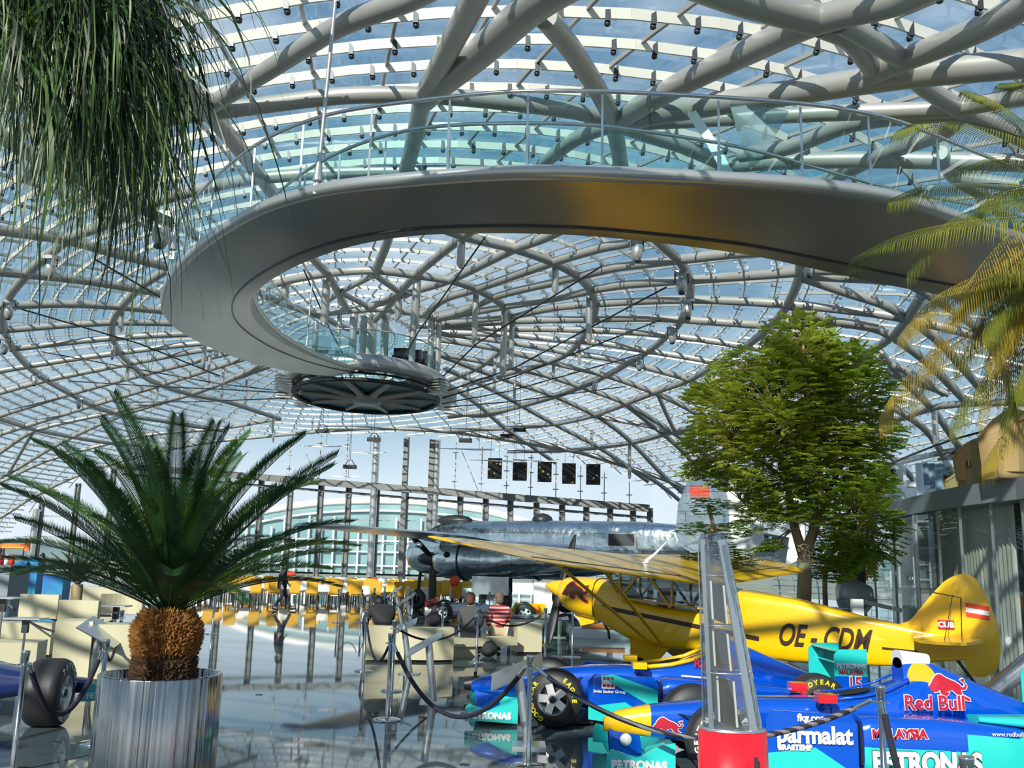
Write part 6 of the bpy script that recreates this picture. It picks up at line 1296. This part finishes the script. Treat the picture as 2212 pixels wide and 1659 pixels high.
# small palm far left behind the cream seats
sp = at(168, 1262, 19); o2 = plant_cycad((sp.x, 19.0, sp.z), .42, 34, 'small palm growing among the cream seats at the left', 5, 3); m = MB(); m.tube([(0, 0, -sp.z+.45), (0, 0, 0)], [.12, .10], 12); m.obj('trunk', 'bark', o2)
m = MB(); m.lathe([(.3, 0), (.3, .45), (.26, .45), (.26, .4), (0, .4)], 24); o = m.obj('round_planter', 'cream', loc=(sp.x, 19, 0)); tag(o, 'round cream planter holding the small palm at the left', 'planter')
# palm with hanging fronds at the right edge
pr = at(2420, 560, 7.8); root = empty('tall_palm', (pr.x, pr.y, 0), 'tall palm with drooping yellow green fronds entering from the right edge', 'palm'); R0_ = Vector(root.location)
MB().tube([(0, 0, 0), (.03, 0, pr.z*.5), (0, 0, pr.z)], [.14, .11, .10], 14).obj('trunk', 'bark', root)
FR = [([(2420,540),(2330,520),(2250,530),(2180,570),(2130,640),(2100,720)], .3, 7.7, 'palmleaf'), ([(2420,480),(2330,420),(2240,400),(2150,420),(2080,480)], .28, 8.1, 'palmleaf'), ([(2420,580),(2340,600),(2270,660),(2220,760),(2190,850)], .32, 7.8, 'palmleaf'), ([(2420,500),(2330,400),(2240,350),(2150,340),(2060,370)], .26, 8.0, 'palmleaf'), ([(2420,560),(2330,560),(2250,600),(2180,680),(2130,780)], .34, 7.6, 'palmdry'), ([(2420,540),(2330,500),(2240,510),(2160,560),(2090,640)], .32, 8.3, 'palmleaf'), ([(2420,600),(2350,640),(2290,720),(2240,820),(2215,900)], .3, 7.9, 'palmdry'), ([(2420,480),(2300,330),(2212,262),(2140,215),(2085,195)], .22, 7.9, 'palmleaf'), ([(2420,500),(2300,350),(2200,295),(2080,262),(1985,262),(1935,285)], .26, 7.6, 'palmleaf'),
([(2420,520),(2300,430),(2200,400),(2080,396),(1990,402),(1925,430)], .30, 7.4, 'palmleaf'), ([(2420,540),(2300,480),(2180,470),(2060,482),(1940,510),(1840,560)], .30, 7.2, 'palmleaf'),
([(2420,560),(2330,540),(2212,560),(2100,600),(2010,650),(1950,720)], .34, 7.5, 'palmdry'), ([(2420,580),(2330,600),(2240,650),(2130,700),(2010,760),(1930,850),(1900,900)], .36, 7.7, 'palmdry'),
([(2420,600),(2340,640),(2260,720),(2180,780),(2090,850),(2050,920)], .34, 8.1, 'palmleaf'), ([(2420,600),(2360,700),(2290,800),(2210,890),(2150,960),(2120,1010)], .32, 8.3, 'palmdry'),
([(2420,480),(2350,300),(2290,220),(2212,180),(2160,180)], .24, 8.2, 'palmleaf'), ([(2420,560),(2320,580),(2220,620),(2120,700),(2060,790)], .34, 7.9, 'palmleaf'), ([(2420,620),(2360,720),(2280,760),(2200,830),(2160,900)], .3, 8.4, 'palmleaf'), ([(2420,520),(2310,440),(2212,430),(2110,450),(2020,500),(1960,590)], .3, 7.9, 'palmleaf')]
rq = random.Random(77)
for k in range(13):
    ex = rq.uniform(1930, 2170); ey = rq.uniform(620, 930); h = rq.uniform(-80, 60)
    FR.append(([(2420, 560), (2420+(ex-2420)*.35, 540+h), (2420+(ex-2420)*.62, 540+h*.6+(ey-540)*.18), (2420+(ex-2420)*.86, 540+(ey-540)*.55), (ex, ey)], rq.uniform(.26, .36), rq.uniform(7.3, 8.5), rq.choice(['palmleaf', 'palmleaf', 'palmdry'])))
for i, (pts, leaf, Yf, mt) in enumerate(FR):
    P = [at(x, y, pr.y+(Yf-pr.y)*min(1, k/2.0))-R0_ for k, (x, y) in enumerate(pts)]
    frond_mesh(1, 0, 96, leaf*.98, 50+i, pts=P, mt=mt, vang=-.25, droop=.8, lw=.0046).obj('frond', mt, root)
# strap leaved plant hanging in at the top left
ca = at(-30, -60, 3.3); root = empty('strap_leaf_plant', (ca.x-.9, ca.y, 0), 'mass of long curling strap leaves hanging down at the top left corner', 'plant'); R0_ = Vector(root.location)
MB().tube([(0, 0, 0), (.0, 0, 1.8), (.1, 0, 2.9), (.5, 0, ca.z-.1), (.85, 0, ca.z+.05)], [.16, .10, .07, .05, .04], 12).obj('stem', 'bark', root)
rn = random.Random(11); m = MB(); md = MB()
for i in range(3200):
    u = rn.random(); sx = at(-60+u*175, -70+rn.random()*210, 3.3+rn.uniform(-.45, .5)); p = sx.copy()
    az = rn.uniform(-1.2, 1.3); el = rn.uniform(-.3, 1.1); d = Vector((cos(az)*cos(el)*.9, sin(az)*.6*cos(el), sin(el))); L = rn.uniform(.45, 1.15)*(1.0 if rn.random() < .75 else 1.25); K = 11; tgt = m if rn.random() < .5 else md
    w0 = rn.uniform(.0018, .0052) if rn.random() < .85 else rn.uniform(.006, .009); P = []; tw = rn.uniform(0, 3); reach = rn.uniform(.15, 1)
    for k in range(K+1):
        P.append(p.copy()); d = (d*(.70+.12*(i%3==0))+Vector((.16*rn.uniform(-1, 1.2), .14*rn.uniform(-1, 1), -.55+.22*(i%3==0)))).normalized() if k > 1+3*reach else (d+Vector((0, 0, -.12))).normalized(); p = p+d*(L/K)
    vs = []; fs = []
    for k, q in enumerate(P):
        dd = (P[min(k+1, K)]-P[max(k-1, 0)]).normalized(); a = dd.cross(Vector((sin(tw+k*.25), -cos(tw+k*.25), .2))).normalized(); w = w0*(1-.85*(k/K)**2)
        vs += [q-a*w-R0_, q+a*w-R0_]
    for k in range(K): fs.append((2*k, 2*k+1, 2*k+3, 2*k+2))
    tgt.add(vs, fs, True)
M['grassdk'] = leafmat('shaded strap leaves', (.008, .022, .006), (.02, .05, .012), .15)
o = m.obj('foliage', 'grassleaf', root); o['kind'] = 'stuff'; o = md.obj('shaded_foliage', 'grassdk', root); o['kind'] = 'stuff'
# ================================================================== big leafy tree right of centre
TB = Vector((at(1738, 1300, 22).x, 22, 0)); tr = empty('leafy_tree', TB, 'tall bright green leafy tree with brown trunk behind the yellow aeroplane', 'tree'); rn = random.Random(21)
def tp(px, py, dy=0): return at(px, py, 22+dy)-TB
BR = [([(1735,1330,0),(1738,1250,0),(1736,1205,0)], .17, .15), ([(1736,1205,0),(1712,1120,.1),(1700,1040,.2),(1672,950,.4),(1640,880,.6)], .12, .03), ([(1736,1205,0),(1762,1130,0),(1770,1050,-.2),(1760,950,-.3),(1740,850,-.4),(1735,740,-.4)], .13, .03),
([(1762,1130,0),(1790,1060,.3),(1830,980,.5),(1850,880,.6)], .08, .025), ([(1700,1040,.2),(1650,1000,0),(1590,960,-.2)], .06, .02), ([(1770,1050,-.2),(1720,980,-.6),(1680,900,-.8)], .07, .02), ([(1760,950,-.3),(1800,880,-.2),(1850,800,0)], .06, .02), ([(1740,850,-.4),(1690,800,-.3),(1640,780,0)], .05, .02), ([(1740,900,0),(1770,820,.2),(1800,760,.2)], .05, .02), ([(1712,1120,.1),(1660,1100,.2),(1600,1080,.2)], .05, .015), ([(1762,1130,0),(1830,1110,-.2),(1880,1120,-.2)], .05, .015)]
m = MB(); tips = []
for pts, r0, r1 in BR:
    P = smooth_pts([tp(*p) for p in pts], 4); m.tube(P, [r0+(r1-r0)*k/(len(P)-1) for k in range(len(P))], 12); tips += P[3:]
m.obj('trunk', 'bark', tr)
def spray(m, c, d, L, rn, leaf, n):
    p = c.copy(); side = d.cross(Vector((0, 0, 1))); side = side.normalized() if side.length > .1 else Vector((1, 0, 0))
    for k in range(n):
        t = (k+1)/n; p = p+d*(L/n)+Vector((0, 0, -.35*L*t/n))
        for s in (-1, 1):
            dd = (side*s+d*.5+Vector((0, 0, -.25*t+rn.uniform(-.25, .25)))).normalized(); w = d.cross(dd).cross(dd).normalized()*leaf*.28; le = leaf*(1.15-.5*t)*rn.uniform(.8, 1.2); q = p+dd*le
            m.add([p, p+dd*le*.45+w, q+Vector((0, 0, -le*.15)), p+dd*le*.45-w], [(0, 1, 2, 3)])
m = MB(); twigs = MB()
CL = [(1730,730,70,45),(1640,800,95,50),(1790,790,100,60),(1560,850,60,30),(1690,860,120,60),(1840,850,80,55),(1610,920,110,50),(1760,930,120,60),(1560,960,70,40),(1870,940,60,50),(1680,1000,120,55),(1800,1020,110,60),(1600,1040,60,30),(1860,1060,60,50),(1830,1120,90,50),(1700,1090,100,40),(1640,1120,50,25),(1880,1180,50,30),(1820,1190,60,40),(1750,780,60,60),(1710,930,100,60),(1520,870,30,15),(1530,1010,45,20),(1900,1130,40,30),(1790,1230,30,30),(1670,1180,30,16)]
for (cx, cy_, rx, ry) in CL:
    n = int(rx*ry/15)
    for i in range(n):
        a = rn.uniform(0, 2*pi); r = sqrt(rn.random()); c = tp(cx+rx*r*cos(a), cy_+ry*r*sin(a), rn.uniform(-1, 1)*rx/100*1.1)
        b = min(tips, key=lambda q: (q-c).length_squared); d = (c-b); d = Vector((d.x, d.y, d.z*.3+.12)); d = d.normalized() if d.length > .05 else Vector((1, 0, 0)); az = rn.uniform(-.7, .7); d = Matrix.Rotation(az, 3, 'Z')@d
        spray(m, c, d, rn.uniform(.24, .46), rn, .13, 7)
        if i % 4 == 0: twigs.tube([b, b.lerp(c, .5)+Vector((0, 0, .05)), c], [.012, .008, .004], 4)
o = m.obj('foliage', 'treeleaf', tr); o['kind'] = 'stuff'; o = twigs.obj('twigs', 'bark', tr); o['kind'] = 'stuff'
r_ = empty('tree_planter', (TB.x+.35, TB.y, 0), 'round steel planter at the foot of the leafy tree', 'planter'); MB().lathe([(.75, 0), (.75, 1.02), (.70, 1.02), (.70, .9), (0, .9)], 40).obj('drum', 'brush', r_)
# a darker smaller tree behind it and the small cloud pruned tree
for (bx, by, Yt, name, lb, CLS, TR, mt, leaf) in (
 (1783, 1310, 24, 'young_tree', 'darker young tree with thin trunk right of the leafy tree', [(1800,1200,50,40),(1830,1220,40,30),(1770,1225,25,30),(1840,1160,50,40)], [(1783,1310),(1783,1240),(1800,1190),(1815,1150)], 'bonsai', .12),
 (1535, 1330, 17, 'cloud_pruned_tree', 'small cloud pruned tree with flat leafy pads behind the display tower', [(1532,1095,42,20),(1500,1143,36,15),(1580,1148,46,18),(1495,1205,35,14),(1560,1190,30,22),(1600,1208,30,20),(1470,1215,20,10)], [(1545,1330),(1545,1240),(1528,1190),(1540,1140),(1532,1100)], 'bonsai', .07)):
    B0 = Vector((at(bx, by, Yt).x, Yt, 0)); root = empty(name, B0, lb, 'tree'); P = smooth_pts([at(x, y, Yt)-B0 for x, y in TR], 4); P[0].z = 0
    MB().tube(P, [.07*(1-.6*k/len(P)) for k in range(len(P))], 8).obj('trunk', 'bark', root); m = MB()
    for (cx, cy_, rx, ry) in CLS:
        cc = at(cx, cy_, Yt)-B0; k_ = min(P, key=lambda q: (q-cc).length_squared); m2 = MB(); m2.tube([k_, cc], [.025, .015], 6); m2.obj('branch', 'bark', root)
        for i in range(int(rx*ry/(7 if leaf < .1 else 12))):
            a = rn.uniform(0, 2*pi); r = sqrt(rn.random()); q = at(cx+rx*r*cos(a), cy_+ry*r*sin(a), Yt+rn.uniform(-1, 1)*rx/FPX*Yt)-B0; az = rn.uniform(0, 2*pi); spray(m, q, Vector((cos(az), sin(az), .3)).normalized(), leaf*2, rn, leaf, 4)
    o = m.obj('foliage', mt, root); o['kind'] = 'stuff'
# reed tuft reflected by the barrier posts under the propeller
g = gnd(1198, 1372); root = empty('reed_plant', g, 'low green reeds growing beside the pebble bed under the propeller', 'plant'); m = MB()
for i in range(260):
    a = rn.uniform(0, 2*pi); r = .32*sqrt(rn.random()); b = Vector((r*cos(a), r*sin(a), 0)); h = rn.uniform(.3, .55); t_ = b+Vector((rn.uniform(-.08, .08), rn.uniform(-.05, .05), h)); m.add([b-Vector((.006, 0, 0)), b+Vector((.006, 0, 0)), t_], [(0, 1, 2)])
o = m.obj('reeds', 'bonsai', root); o['kind'] = 'stuff'
